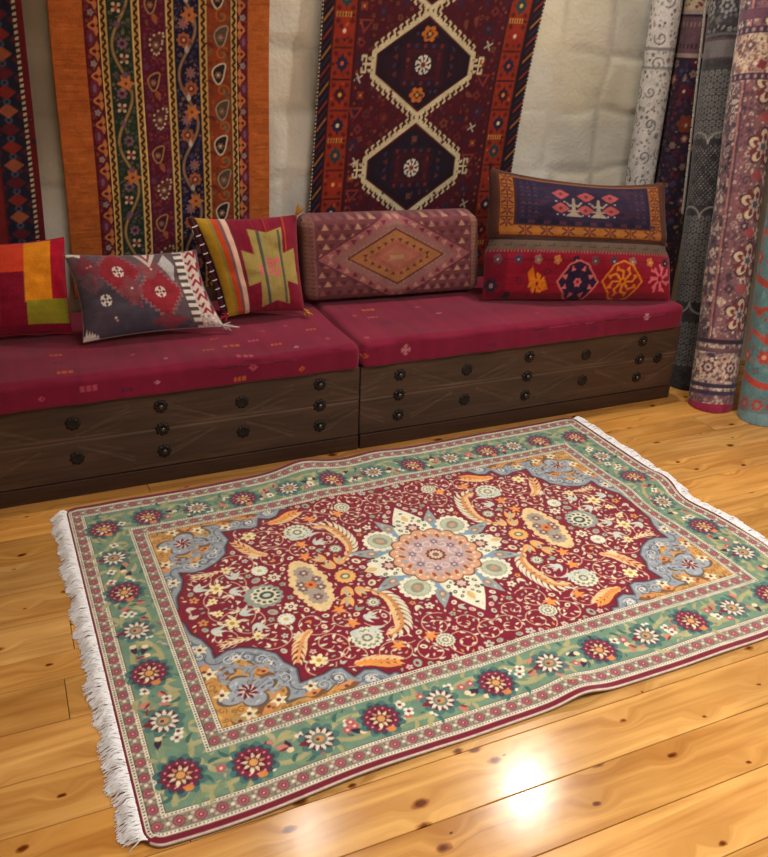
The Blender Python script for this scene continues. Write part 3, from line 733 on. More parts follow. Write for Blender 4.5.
# ================================================================== HANGING RUGS
def paint_orange():
    W, Hh = .80, 1.80
    c = Canvas(W, Hh, .0017, (178, 96, 44))
    f = [0, .145, .21, .248, .353, .393, .506, .545, .658, .698, .806, .841, .89, 1.0]
    e = [a*W for a in f]
    R = random.Random(3)
    for k in range(900):                                                     # striations of the orange ground
        y = R.uniform(0, Hh); x0 = R.choice([0, e[12]]); w_ = R.uniform(.02, .1); xs = x0+R.uniform(0, .08)
        c.rect(xs, min(xs+w_, e[1] if x0 == 0 else W), y, y+R.uniform(.002, .005), R.choice([(160, 82, 34), (194, 110, 54), (168, 88, 40), (186, 104, 46)]))
    G = {1: (92, 24, 34), 3: (38, 52, 40), 5: (92, 26, 44), 7: (28, 28, 54), 9: (134, 62, 32), 11: (92, 24, 40)}
    for k, col in G.items(): c.rect(e[k], e[k+1], 0, Hh, col)
    CREAM = (222, 196, 132)
    for k in (2, 4, 6, 8, 10):                                               # reciprocal zigzag stripes
        c.rect(e[k], e[k+1], 0, Hh, CREAM); w = e[k+1]-e[k]; xm = (e[k]+e[k+1])/2
        c.rect(xm-w*.30, xm+w*.30, 0, Hh, (196, 140, 60))
        pts = [(xm+w*.17*math.sin(2*pi*y/.028), y) for y in np.arange(0, Hh, .0035)]
        c.line(pts, .0085, (44, 30, 30)); c.rect(e[k], e[k]+.0022, 0, Hh, (52, 34, 34)); c.rect(e[k+1]-.0022, e[k+1], 0, Hh, (52, 34, 34))
    for k in (1, 11):                                                        # narrow maroon borders
        xm = (e[k]+e[k+1])/2; w = e[k+1]-e[k]; sg = 1 if k == 1 else -1
        for i, y in enumerate(np.arange(.03, Hh, .083)):
            col = (196, 120, 70)
            if i % 2: c.ros(xm-.004*sg, y, .022, 6, .2, (112, 40, 62), 0, .8, 1.4); c.ell(xm-.004*sg, y, .006, .014, (120, 96, 116))
            else: c.ros(xm, y, .012, 5, .4, (142, 140, 140)); c.ell(xm, y, .004, .004, (180, 90, 70))
            c.line([(xm+sg*w*(.38-.55*math.sin(pi*t)), y+.041+(t-.5)*.034) for t in np.linspace(0, 1, 9)], .007, col)
            c.leaf(xm+sg*w*.3, y+.041, pi/2, .034, .016, col); c.leaf(xm+sg*w*.3, y+.041, -pi/2, .034, .016, col)
    for k, ph, vc in ((3, 0, (158, 128, 84)), (7, .10, (148, 112, 92))):     # green and navy flower meander
        xm = (e[k]+e[k+1])/2; w = e[k+1]-e[k]; P = .335
        c.line([(xm+w*.36*math.sin(2*pi*(y+ph)/P), y) for y in np.arange(0, Hh, .006)], .0125, (98, 74, 52)); c.line([(xm+w*.36*math.sin(2*pi*(y+ph)/P), y) for y in np.arange(0, Hh, .006)], .008, vc)
        n = 0
        for y in np.arange(-.335-ph+.04, Hh, P/2):
            sg = 1 if n % 2 else -1; n += 1
            x = xm+sg*w*.12
            if k == 3:
                c.ros(x, y, .022, 6, .4, (62, 24, 34)); [c.ell(x+.014*cos(i*pi/2+.7), y+.014*sin(i*pi/2+.7), .006, .006, (206, 190, 160)) for i in range(4)]; c.ell(x, y, .007, .007, (170, 70, 40))
                c.ros(x, y-.055, .013, 6, .3, (116, 84, 100)); c.ros(x-sg*.004, y+.05, .020, 7, .3, (126, 92, 108)); c.ell(x-sg*.004, y+.05, .008, .008, (72, 30, 50))
            else:
                c.ros(x, y, .027, 8, .25, (158, 92, 64)); c.ell(x, y, .013, .013, (110, 30, 34)); c.ell(x, y, .006, .006, (196, 160, 110))
                c.ros(x, y+.055, .022, 8, .5, (142, 98, 100)); c.leaf(x-sg*.01, y-.045, pi/2, .03, .016, (190, 180, 170))
            if n % 2:
                for a in range(6): c.leaf(xm+w*.12, y+P*.25, a*1.05, .034, .017, (194, 118, 66))
                c.ell(xm+w*.12, y+P*.25, .006, .006, (120, 50, 40))
            for q in range(3): c.leaf(xm+R.uniform(-.3, .3)*w, y+R.uniform(-.07, .07), R.uniform(0, 6), .022, .009, R.choice([(70, 84, 70), (96, 74, 80), (120, 100, 80)]))
    def paisley(x, y, s, fl, o1, i1, dots):
        pts = []; s = s*1.22
        for t in np.linspace(0, 1, 26):
            a = 2*pi*t; r = s*(1-.0*t)
            px_ = .62*s*cos(a)*(1-.25*sin(a)); py_ = s*sin(a)
            px_ += .55*s*max(0, -py_/s)**2*fl
            pts.append((x+px_*fl, y-py_))
        if dots:
            c.poly(pts, i1)
            for p in pts[::2]: c.ell(p[0], p[1], .0042, .0042, o1)
        else: c.poly(pts, i1); c.line(pts+[pts[0]], .0052, o1)
        c.ros(x, y-.1*s, s*.38, 6, .4, (138, 96, 80)); c.ell(x, y-.1*s, s*.13, s*.13, o1)
    x5 = (e[5]+e[6])/2; x9 = (e[9]+e[10])/2
    for n, y in enumerate(np.arange(.02, Hh, .130)):
        if n % 2: paisley(x5+.008, y, .030, 1, (206, 188, 160), (96, 52, 50), True)
        else: paisley(x5-.008, y, .026, -1, (178, 128, 84), (70, 34, 46), False); c.leaf(x5, y-.03, -1.2, .04, .02, (158, 92, 64))
        for q in range(4): c.leaf(x5+R.uniform(-.035, .035), y+.065+R.uniform(-.03, .03), R.uniform(0, 6), .026, .010, R.choice([(112, 50, 62), (84, 44, 66), (124, 60, 50)]), .6)
        paisley(x9+(.006 if n % 2 else -.004), y+.03, .030, 1 if n % 2 else -1, (210, 198, 170) if n % 2 == 0 else (150, 146, 124), (44, 36, 40) if n % 2 == 0 else (92, 70, 54), False)
        c.spiral(x9+.012, y-.03, .026, n, 1.1, .006, (168, 96, 48)); c.spiral(x9-.014, y+.09, .022, n*2, 1.1, .005, (150, 60, 46)); c.leaf(x9+.02, y+.08, 1.2, .04, .016, (96, 96, 74), .8); c.leaf(x9-.02, y-.01, 2, .04, .014, (104, 44, 40), .8)
    for k, col, cols in ((3, G[3], [(72, 82, 66), (92, 74, 84), (110, 100, 78), (58, 70, 58)]), (5, G[5], [(112, 50, 66), (80, 38, 62), (124, 66, 58), (100, 56, 84)]), (7, G[7], [(60, 58, 86), (98, 70, 74), (120, 92, 82), (70, 44, 62)]), (9, G[9], [(156, 84, 42), (104, 44, 36), (150, 64, 48), (110, 92, 66)]), (1, G[1], [(120, 60, 56), (104, 50, 66)]), (11, G[11], [(120, 60, 56), (104, 50, 66)])):
        speck(c, (e[k], e[k+1], 0, Hh), col, cols, (.020, .013, .008, .0055), (150, 500, 1200, 1500), k)
    return c.done(.13, 5, .06)

def hang(name, C, W, Hh, x_bot, x_top, z_bot, y, wav, label, amp=.006, partname='rug_pile', thick=.008):
    ny, nx = C.shape[:2]
    s, t = np.meshgrid(np.linspace(0, 1, nx), np.linspace(0, 1, ny))
    x0 = x_bot[0]*(1-t)+x_top[0]*t; x1 = x_bot[1]*(1-t)+x_top[1]*t
    X = x0+(x1-x0)*s+wav(s, t)
    Z = z_bot+Hh*t+0*s
    Y = y-amp*(np.sin(s*7+t*2.2)*.5+np.sin(t*6+s*3)*.5)
    P = np.stack([X, Y, Z], -1); N = np.zeros_like(P); N[..., 1] = -1
    o = np.array([(x_bot[0]+x_bot[1])/2, y, z_bot])
    ob = link(name, sheet(name, P-o, N, C, thick, (.10, .06, .04)), M_HANG); ob.location = o
    return tag(ob, label, 'rug', 'rugs hung on the stone wall')
WYH = 3.455
# x at z measured on the wall: bottom value is extrapolated to z_bot
def xat(p1, z1, p2, z2, z): return p1+(p2-p1)*(z-z1)/(z2-z1)
zb, Hh = .50, 1.80
hang('hanging_rug', paint_orange(), .80, Hh, (xat(.221, .693, .252, 1.56, zb), xat(1.017, .766, 1.045, 1.592, zb)), (xat(.221, .693, .252, 1.56, zb+Hh), xat(1.017, .766, 1.045, 1.592, zb+Hh)), zb, WYH,
     lambda s, t: .004*np.sin(t*9), 'hanging rug with orange sides and striped paisley bands, behind the grey cushion')

def paint_tribal():
    W, Hh = 1.02, 1.80
    F = (74, 20, 31); DK = (30, 22, 32); ORB = (140, 47, 27); CREAM = (200, 188, 152)
    c = Canvas(W, Hh, .002, DK)
    R = random.Random(12)
    L = [0, .05*W, .155*W, .83*W, .94*W, W]
    for x0, x1 in ((0, L[1]), (L[4], W)):                                   # barber-striped outer guard
        for y in np.arange(-.1, Hh, .034):
            col = [(126, 40, 40), (44, 36, 60), (150, 96, 52), (60, 28, 44)][int(y/.034) % 4]
            c.poly([(x0+.012, y), (x1, y+.05), (x1, y+.062), (x0+.012, y+.012)], col)
        xe = .004 if x0 == 0 else W-.004
        for y in np.arange(0, Hh, .015): c.rect(xe-.004, xe+.004, y, y+.007, (196, 182, 158))
    for x0, x1 in ((L[1], L[2]), (L[3], L[4])):                              # orange borders with dark flowers
        c.rect(x0, x1, 0, Hh, ORB); c.rect(x0, x0+.008, 0, Hh, (54, 22, 28)); c.rect(x1-.008, x1, 0, Hh, (54, 22, 28)); xm = (x0+x1)/2; w = (x1-x0)/2
        for n, y in enumerate(np.arange(.05, Hh, .118)):
            col = [(44, 34, 60), (70, 24, 36), (44, 34, 60), (150, 40, 34), (40, 62, 66)][n % 5]
            c.poly([(xm-.032, y), (xm-.012, y+.014), (xm, y+.04), (xm+.012, y+.014), (xm+.032, y), (xm+.012, y-.014), (xm, y-.04), (xm-.012, y-.014)], col); c.ros(xm, y, .026, 4, .3, col, pi/4)
            c.ell(xm, y, .008, .008, [(206, 160, 70), (190, 90, 60), (220, 200, 160)][n % 3])
            for sx in (-1, 1):
                for sy in (-1, 1): c.ros(xm+sx*.030, y+sy*.036, .011, 4, .3, (96, 28, 34))
            c.rect(xm-w+.012, xm+w-.012, y+.055, y+.063, (70, 26, 30))
            if n % 4 == 0: [c.rect(xm-w+.014+k*.012, xm-w+.020+k*.012, y+.05, y+.07, (196, 140, 70)) for k in range(6)]
    c.rect(L[2], L[3], 0, Hh, F)
    xc = (L[2]+L[3])/2-.02
    # scattered tribal devices on the red ground
    for n, y in enumerate(np.arange(.03, Hh, .066)):
        for sx in (-1, 1):
            xx = xc+sx*(.30-.016*(n % 2))
            k = (n*2+(sx > 0)) % 5
            if k == 0: c.poly([(xx-.035, y+.02), (xx+.035, y+.02), (xx+.01*sx, y-.035)], (124, 48, 38)); c.poly([(xx-.02, y+.012), (xx+.02, y+.012), (xx+.006*sx, y-.018)], (58, 24, 40))
            elif k == 1: c.ros(xx, y, .026, 8, .2, (46, 34, 56)); c.ell(xx, y, .008, .008, (110, 40, 50))
            elif k == 2: c.ros(xx, y, .020, 4, .5, (124, 50, 40), pi/4); c.ell(xx, y, .006, .006, (180, 120, 70))
            elif k == 3: c.poly([(xx-.022, y), (xx, y+.022), (xx+.022, y), (xx, y-.022)], (112, 40, 40)); c.ell(xx, y, .007, .007, (40, 30, 50))
            else:
                for a in range(4): c.line([(xx+.004*cos(a*pi/2), y+.004*sin(a*pi/2)), (xx+.019*cos(a*pi/2+.5), y+.019*sin(a*pi/2+.5))], .006, (182, 176, 160))
    for y in np.arange(0, Hh, .03):
        for xe in (L[2]+.014, L[3]-.014): c.rect(xe-.005, xe+.005, y, y+.010, (58, 34, 56) if int(y/.03) % 2 else (130, 70, 50))
    hexes = [(.46, .20), (.875, .20), (1.285, .20), (1.70, .20)]
    for i, (cy, hh) in enumerate(hexes):
        hw = .235
        pts = [(xc, cy+hh), (xc+hw, cy+.045), (xc+hw, cy-.045), (xc, cy-hh), (xc-hw, cy-.045), (xc-hw, cy+.045)]
        c.line(pts+[pts[0]], .022, CREAM)
        # latch hooks outside
        for (x0, y0), (x1, y1) in zip(pts, pts[1:]+pts[:1]):
            n = int(math.hypot(x1-x0, y1-y0)/.031); dx, dy = (x1-x0)/max(n, 1), (y1-y0)/max(n, 1); ln = math.hypot(dx, dy)+1e-9; nx_, ny_ = dy/ln, -dx/ln
            if (x0+x1)/2-xc and (nx_*((x0+x1)/2-xc)+ny_*((y0+y1)/2-cy)) < 0: nx_, ny_ = -nx_, -ny_
            for k in range(n):
                bx, by = x0+dx*(k+.5), y0+dy*(k+.5); s = 1 if ny_ > 0 else -1
                c.line([(bx, by), (bx+nx_*.024, by+ny_*.024), (bx+nx_*.026+.010*(1 if bx < xc else -1), by+ny_*.026+.006*s)], .0078, CREAM)
                c.ell(bx+nx_*.013+.008*(1 if bx < xc else -1), by+ny_*.013, .0036, .0036, (52, 22, 30))
        for sx in (-1, 1):                                                   # ram-horn finials at the sides
            x = xc+sx*(hw+.035); c.line([(x-sx*.02, cy), (x+sx*.012, cy)], .010, CREAM)
            for sy in (-1, 1): c.line([(x, cy), (x, cy+sy*.030), (x+sx*.018, cy+sy*.030), (x+sx*.018, cy+sy*.016)], .009, CREAM)
        inner = [(xc, cy+hh-.026), (xc+hw-.018, cy+.038), (xc+hw-.018, cy-.038), (xc, cy-hh+.026), (xc-hw+.018, cy-.038), (xc-hw+.018, cy+.038)]
        c.poly(inner, (34, 20, 32)); c.poly([(xc+(x-xc)*.86, cy+(y-cy)*.86) for x, y in inner], (40, 20, 34) if i % 2 else (30, 24, 40))
        c.rect(xc-.105, xc+.105, cy-.085, cy+.085, (46, 21, 36)); c.rect(xc-.085, xc+.085, cy-.058, cy+.058, (68, 22, 34))
        c.rect(xc-.060, xc+.060, cy-.046, cy+.046, (54, 22, 34))
        for sx in (-1, 1):
            for k in range(4): c.poly([(xc+sx*(.125+.012*(k % 2)), cy-.05+k*.033), (xc+sx*.148, cy-.037+k*.033), (xc+sx*.125, cy-.024+k*.033)], [(90, 40, 40), (56, 44, 66)][k % 2])
            for k in range(5): c.ros(xc-.08+.04*k, cy+sx*.072, .010, 4, .4, [(96, 40, 44), (60, 46, 70)][k % 2], pi/4)
        for a in range(8):
            th = a*pi/4+pi/8; r1, r2 = .014, .034
            c.line([(xc+r1*cos(th), cy+r1*sin(th)), (xc+r2*cos(th), cy+r2*sin(th)), (xc+r2*cos(th+.35), cy+r2*sin(th+.35))], .0085, (206, 204, 190))
        if i % 2 == 0:
            pass
        c.ell(xc, cy, .011, .011, (130, 40, 46))
        if i in (1, 3):
            for sy in (-1, 1):
                y = cy+sy*.118; c.ros(xc+.012*sy, y, .038, 6, .3, (186, 104, 40), 0, 1.0, .85); c.ros(xc+.012*sy, y, .018, 4, .4, (92, 52, 40)); c.ell(xc+.012*sy, y, .007, .007, (190, 150, 80))
        else:
            for sy in (-1, 1):
                c.ros(xc, cy+sy*.12, .016, 4, .4, (104, 62, 46), pi/4)
        for k in range(10): c.ros(xc+R.uniform(-.15, .15), cy+R.choice([-1, 1])*R.uniform(.10, .12), .008, 4, .4, R.choice([(84, 36, 44), (60, 50, 70)]))
    speck(c, (L[2], L[3], 0, Hh), F, [(96, 36, 38), (54, 26, 44), (110, 58, 44), (50, 36, 56)], (.022, .014, .009, .006), (200, 500, 1500, 1500), 5)
    speck(c, (L[1], L[4], 0, Hh), ORB, [(96, 34, 32), (60, 30, 44), (180, 90, 44), (130, 40, 30)], (.016, .010, .006), (400, 1200, 1500), 6)
    return c.done(.14, 6)
hang('hanging_rug', paint_tribal(), 1.02, Hh, (xat(1.194, .799, 1.254, 1.6, zb), xat(2.182, .912, 2.272, 1.64, zb)), (xat(1.194, .799, 1.254, 1.6, zb+Hh), xat(2.182, .912, 2.272, 1.64, zb+Hh)), zb, WYH,
     lambda s, t: .010*np.sin(t*8+1)*s, 'dark red tribal rug with cream hooked hexagons hanging at the centre of the wall', .010)

def paint_left():
    W, Hh = .62, 1.80
    c = Canvas(W, Hh, .002, (88, 26, 34))
    R = random.Random(2)
    r = W                                                                    # measured from the right edge inwards
    c.rect(r-.024, r, 0, Hh, (96, 26, 34)); c.rect(r-.128, r-.024, 0, Hh, (32, 34, 50))
    def dashes(x):
        c.rect(x-.007, x+.007, 0, Hh, (40, 26, 30))
        for y in np.arange(0, Hh, .019): c.poly([(x-.006, y), (x+.006, y+.004), (x+.006, y+.013), (x-.006, y+.009)], (200, 182, 160))
    dashes(r-.030)
    for n, y in enumerate(np.arange(.02, Hh, .062)):
        x = r-.085; col = [(128, 46, 40), (92, 34, 44), (150, 84, 60)][n % 3]
        c.poly([(x-.034, y), (x, y+.026), (x+.034, y), (x, y-.026)], col); c.ell(x, y+.031, .013, .011, (66, 78, 100)); c.ell(x, y+.031, .006, .005, (28, 26, 40))
        for s in (-1, 1): c.poly([(x+s*.046, y+.03), (x+s*.03, y+.045), (x+s*.046, y+.06)], (82, 30, 42))
    c.rect(r-.190, r-.134, 0, Hh, (116, 36, 36)); dashes(r-.178)
    c.rect(r-.30, r-.19, 0, Hh, (40, 34, 52))
    for n, y in enumerate(np.arange(.02, Hh, .09)):
        c.ros(r-.245, y, .036, 8, .3, [(150, 60, 44), (70, 80, 104)][n % 2]); c.ros(r-.245, y, .016, 4, .3, (206, 180, 140))
    dashes(r-.30)
    for n, y in enumerate(np.arange(.05, Hh, .16)):
        c.poly([(r-.38, y), (r-.46, y+.07), (r-.54, y), (r-.46, y-.07)], (44, 40, 62)); c.ros(r-.46, y, .03, 8, .3, (170, 90, 54))
    speck(c, (0, W, 0, Hh), (88, 26, 34), [(60, 30, 46), (126, 60, 48)], (.02, .012), (300, 600), 6); speck(c, (0, W, 0, Hh), (32, 34, 50), [(56, 60, 84), (84, 40, 50)], (.012, .008), (400, 800), 7)
    return c.done(.12, 7)
hang('hanging_rug', paint_left(), .62, Hh, (xat(.135, .737, .169, 1.557, zb)-.62, xat(.135, .737, .169, 1.557, zb)), (xat(.135, .737, .169, 1.557, zb+Hh)-.62, xat(.135, .737, .169, 1.557, zb+Hh)), zb, WYH,
     lambda s, t: .003*np.sin(t*7), 'red and navy diamond-banded rug hanging at the far left edge of the wall')

# ================================================================== BENCH CHESTS
BY, ZT = 2.765, .348
ROSETTES = ((.165, .295), (.165, .21), (.165, .122), (.465, .277), (.465, .146), (.76, .298), (.76, .21), (.76, .123), (1.05, .272), (1.05, .152), (1.35, .300), (1.35, .213), (1.35, .127), (1.452, .208))
def rosette_mesh():
    bm = bmesh.new(); n = 48; rings = []
    for (f, h) in ((1.0, 0.0), (.97, .003), (.72, .0062), (.45, .004), (.0, .004)):
        ring = []
        for k in range(n):
            a = 2*pi*k/n; lob = .78+.22*abs(cos(4*a)); r = .026*f*(lob if f > .5 else 1)
            ring.append(bm.verts.new((r*cos(a), -h, r*sin(a))) if f > 0 else None)
        rings.append(ring)
    for a, b in zip(rings[:-2], rings[1:-1]):
        for k in range(n): bm.faces.new((a[k], a[(k+1) % n], b[(k+1) % n], b[k]))
    c = bm.verts.new((0, -.004, 0))
    for k in range(n): bm.faces.new((rings[-2][k], rings[-2][(k+1) % n], c))
    me = bpy.data.meshes.new('rosette'); bmesh.ops.recalc_face_normals(bm, faces=bm.faces); bm.to_mesh(me); bm.free(); return me
def stud_mesh():
    bm = bmesh.new(); bmesh.ops.create_uvsphere(bm, u_segments=20, v_segments=10, radius=.0105)
    bmesh.ops.scale(bm, vec=(1, .8, 1), verts=bm.verts)
    me = bpy.data.meshes.new('stud'); bm.to_mesh(me); bm.free(); return me
ROS_ME, STUD_ME = rosette_mesh(), stud_mesh()
M_STUD = mat('worn_iron_stud', .28, 0, .1, 90, .5, base=(88, 84, 80), metal=.9)
def carve_panel(L, z0, z1, seed, ros):
    px = .004; nx, nz = int(L/px), int((z1-z0)/px)
    X, Z = np.meshgrid(np.linspace(0, L, nx), np.linspace(z0, z1, nz))
    d = np.zeros_like(X); wear = np.zeros_like(X)
    def groove(x0, y0, x1, y1, w=.0045, k=1.0, wr=.4):
        dx, dy = x1-x0, y1-y0; t = np.clip(((X-x0)*dx+(Z-y0)*dy)/(dx*dx+dy*dy), 0, 1)
        q = np.hypot(X-x0-t*dx, Z-y0-t*dy); g_ = np.exp(-(q/w)**2)
        np.maximum(d, g_*k, out=d); np.maximum(wear, np.exp(-((q-w*1.3)/(w*.8))**2)*wr, out=wear)
    groove(0, .212, L, .212, .003, 1.3, .35)                                 # the gap between the two planks
    cols = [.165+seed*0, .76, 1.35]
    for a, b in zip([-.42]+cols, cols+[1.94]):                               # crossed chip-carved diamonds between the stud columns
        m = (a+b)/2
        for k, s in enumerate((0, .016)):
            groove(a+.06, .315-s, m-.06, .232+s*.3, .0026, .8, .25); groove(m+.06, .232+s*.3, b-.06, .315-s, .0026, .8, .25)
            groove(a+.06, .105+s, m-.06, .192-s*.3, .0026, .8, .25); groove(m+.06, .192-s*.3, b-.06, .105+s, .0026, .8, .25)
        groove(a+.09, .262, m-.12, .236, .0026, .6, .2); groove(m+.12, .236, b-.09, .262, .0026, .6, .2)
        groove(m-.2, .222, m+.2, .226, .002, .4, .5)
        groove(a+.09, .158, m-.12, .186, .0026, .6, .2); groove(m+.12, .186, b-.09, .158, .0026, .6, .2)
    n = noise2(nz, nx, 9, 60, seed); wr = wear*(.3+1.0*noise2(nz, nx, 12, 25, seed+1))
    base = np.array([70, 50, 38.]); Cc = base*(1+.25*(n-.5))[..., None]; Cc = Cc*(1-wr[..., None])+np.array([118, 98, 78.])*wr[..., None]
    return X, Z, d, s2l(Cc/255)
def make_bench(x0, x1, flipx, label, seed):
    L = x1-x0
    root = empty('bench_chest', (x0, BY, 0), label, 'bench', 'carved bench chests under the seat')
    y1 = 3.44-BY
    bm = bmesh.new(); bm_box(bm, 0, L, .018, y1, .0, ZT, .003); bm_link('carcass', bm, M_WOOD, root)
    X, Z, d, C = carve_panel(L, .062, ZT, seed, None)
    P = np.stack([X, .0035*d, Z], -1); N = np.zeros_like(P); N[..., 1] = -1
    bk = P.copy()
    o = link('front_panel', sheet('front_panel', P, N, C.astype(np.float32), .020), M_WOODP, root); o['label'] = 'carved front panel of two planks'
    bm = bmesh.new(); bm_box(bm, 0, L, -.006, .02, 0, .060, .003); bm_link('plinth', bm, M_PLINTH, root)
    for (x, z) in ROSETTES:
        if flipx:
            if x > 1.4: continue
            x += .045
        plain = min(abs(x-.045*flipx-q) for q in (.465, 1.05, 1.452)) < .01
        r = link('rosette', ROS_ME.copy(), M_IRON, root); r.location = (x, .0, z)
        r.rotation_euler = (0, rnd.uniform(0, 1), 0)
        if plain:
            r['label'] = 'dark iron flower rosette'; continue
        s = link('stud', STUD_ME.copy(), M_STUD, r); s.location = (0, -.006, 0)
        s['label'] = 'domed iron stud'; r['label'] = 'dark iron flower rosette'
make_bench(1.166, 2.723, False, 'dark carved wooden bench chest under the right half of the seat', 3)
make_bench(-.396, 1.160, True, 'dark carved wooden bench chest under the left half of the seat', 8)

# ================================================================== SEAT MATTRESSES
def mattress(x0, x1, tops, fronts, seed, label, zt=.452):
    zb_ = .350; yb, yf = 3.435, 2.742; r = .026
    zb_f = .362
    L = x1-x0
    prof = []
    def arc(cy, cz, a0, a1, n=7):
        for t in np.linspace(a0, a1, n): prof.append((cy+r*cos(t), cz+r*sin(t)))
    for t in np.linspace(yb-r, yf+r, 110)[:-1]: prof.append((t, zt))
    arc(yf+r, zt-r, pi/2, pi, 9)
    for t in np.linspace(zt-r, zb_+.012, 16)[1:]: prof.append((yf, t))
    prof += [(yf+.004, zb_+.004), (yf+.012, zb_)]
    nfront = len(prof)
    prof += [(3.0, zb_), (yb-.01, zb_), (yb, zb_+.01), (yb, zt-.01), (yb-.006, zt-.002)]
    prof = np.array(prof); n = len(prof)
    nx = int(L/.005); xs = np.linspace(0, 1, nx)
    cz = (zt+zb_)/2; cy = (yb+yf)/2
    xx = x0+L*xs; de = np.minimum(xx-x0, x1-xx)
    ins = r-np.sqrt(np.maximum(0, r*r-np.maximum(0, r-de)**2))
    # thin the ends into a rounded edge, deform the cloth a little
    V = np.zeros((nx, n, 3))
    sy = 1-ins/((yb-yf)/2); sz = 1-ins/((zt-zb_)/2)
    V[:, :, 0] = xx[:, None]; V[:, :, 1] = cy+(prof[:, 0]-cy)[None]*sy[:, None]; V[:, :, 2] = cz+(prof[:, 1]-cz)[None]*sz[:, None]
    nz_ = noise2(nx, n, 40, 26, seed)-.5; n2 = noise2(nx, n, 9, 34, seed+1)-.5
    topm = (prof[:, 1] > zt-.03)[None]
    V[:, :, 2] += np.where(topm, .012*nz_+.003*n2-.004, 0)
    fm = ((prof[:, 0] < yf+.005) & (prof[:, 1] < zt-.01))[None]
    V[:, :, 1] -= np.where(fm, .010*(noise2(nx, n, 16, 60, seed+2)-.3)+.004*n2, 0)
    V[:, :, 2] -= np.where(fm & (prof[:, 1] < zb_+.02)[None], .0, 0)
    # colour by painting (x, unrolled profile)
    C = np.zeros((nx, n, 3)); base = np.array([120, 26, 52.])
    C[:] = base*(1+.10*(noise2(nx, n, 5, 50, seed+4)-.5)+.14*(noise2(nx, n, 50, 20, seed+5)-.5))[..., None]
    Xg = np.broadcast_to(xx[:, None], (nx, n)); Yg = np.broadcast_to(prof[:, 0][None], (nx, n)); Zg = np.broadcast_to(prof[:, 1][None], (nx, n))
    R = np.random.default_rng(seed)
    def motif(U, Vv, mask, u, v, s, col, kind):
        s = s*.78
        if kind == 0: m = (np.abs(U-u) < s*1.3) & (np.abs(Vv-v) < s*.5) & (((U-u+s*1.3) % (s*.9)) < s*.62)
        elif kind == 1:
            q = np.hypot(U-u, Vv-v); th = np.arctan2(Vv-v, U-u); m = (q < s) & (q > s*.2) & (np.abs(np.cos(2*th)) > .45)
        else: m = (np.abs(U-u)+np.abs(Vv-v)*1.2 < s) & (np.hypot(U-u, Vv-v) > s*.25)
        m = m & mask
        C[m] = C[m]*.42+np.array(col)*.58
    for (u, v, s, col, k) in tops: motif(Xg, Yg, np.broadcast_to(topm, (nx, n)), u, v, s, col, k)
    for (u, v, s, col, k) in fronts: motif(Xg, Zg, np.broadcast_to(fm, (nx, n)), u, v, s, col, k)
    F = quads(nx, n, 0, True, True)
    V[:, :, 0] = np.clip(V[:, :, 0], x0, x1)
    me = mesh_np('mattress', V.reshape(-1, 3)-np.array([(x0+x1)/2, cy, zb_]), F, s2l(C/255).reshape(-1, 3))
    bm = bmesh.new(); bm.from_mesh(me); bm.verts.ensure_lookup_table()
    for base_ in (0, (nx-1)*n): bm.faces.new([bm.verts[base_+k] for k in (range(n) if base_ else range(n-1, -1, -1))])
    bm.to_mesh(me); bm.free()
    o = link('seat_mattress', me, M_COTTON); o.location = ((x0+x1)/2, cy, zb_)
    tag(o, label, 'mattress', 'burgundy seat mattresses')
OR_, NV, PK, WH = (214, 116, 40), (70, 30, 70), (196, 96, 110), (214, 190, 190)
mattress(-.40, 1.152, [(.10, 2.98, .022, OR_, 0), (.11, 2.90, .024, NV, 0), (.115, 2.80, .026, OR_, 0), (.03, 3.05, .02, NV, 0), (.66, 2.985, .016, OR_, 0), (.70, 2.88, .030, OR_, 0), (.61, 2.86, .022, OR_, 0), (.85, 3.0, .014, PK, 2),
          (.79, 2.91, .02, PK, 0), (.86, 2.85, .02, OR_, 0), (1.03, 2.95, .02, OR_, 0), (.95, 3.03, .016, PK, 2), (.35, 2.9, .014, PK, 2), (.45, 2.82, .012, WH, 2), (.92, 2.80, .016, WH, 2), (.72, 2.77, .03, PK, 0), (1.06, 2.84, .014, PK, 1)],
         [(.92, .382, .018, OR_, 2), (.69, .372, .024, OR_, 0), (.74, .41, .022, PK, 2), (.18, .41, .03, PK, 0), (.03, .39, .016, PK, 2), (.40, .40, .014, WH, 2), (.30, .385, .018, NV, 0)], 31, 'burgundy seat mattress with tiny embroidered motifs, under the three left cushions')
mattress(1.158, 2.708, [(1.32, 3.02, .026, PK, 0), (1.34, 2.93, .03, NV, 0), (1.34, 3.12, .028, OR_, 0), (1.60, 2.98, .014, WH, 1), (1.25, 3.05, .014, OR_, 2), (1.55, 3.08, .018, PK, 2), (1.75, 2.9, .018, NV, 2), (2.0, 2.85, .014, PK, 2), (1.2, 2.80, .018, PK, 2), (1.45, 2.80, .02, NV, 2)],
         [(1.17, .40, .02, OR_, 2), (1.34, .405, .027, (206, 150, 150), 1), (1.34, .405, .012, (206, 150, 150), 2), (2.49, .425, .022, WH, 1), (2.22, .40, .02, NV, 0), (1.72, .385, .02, NV, 0), (1.95, .40, .016, NV, 2)], 57, 'burgundy seat mattress with tiny embroidered motifs, under the two right cushions', .456)

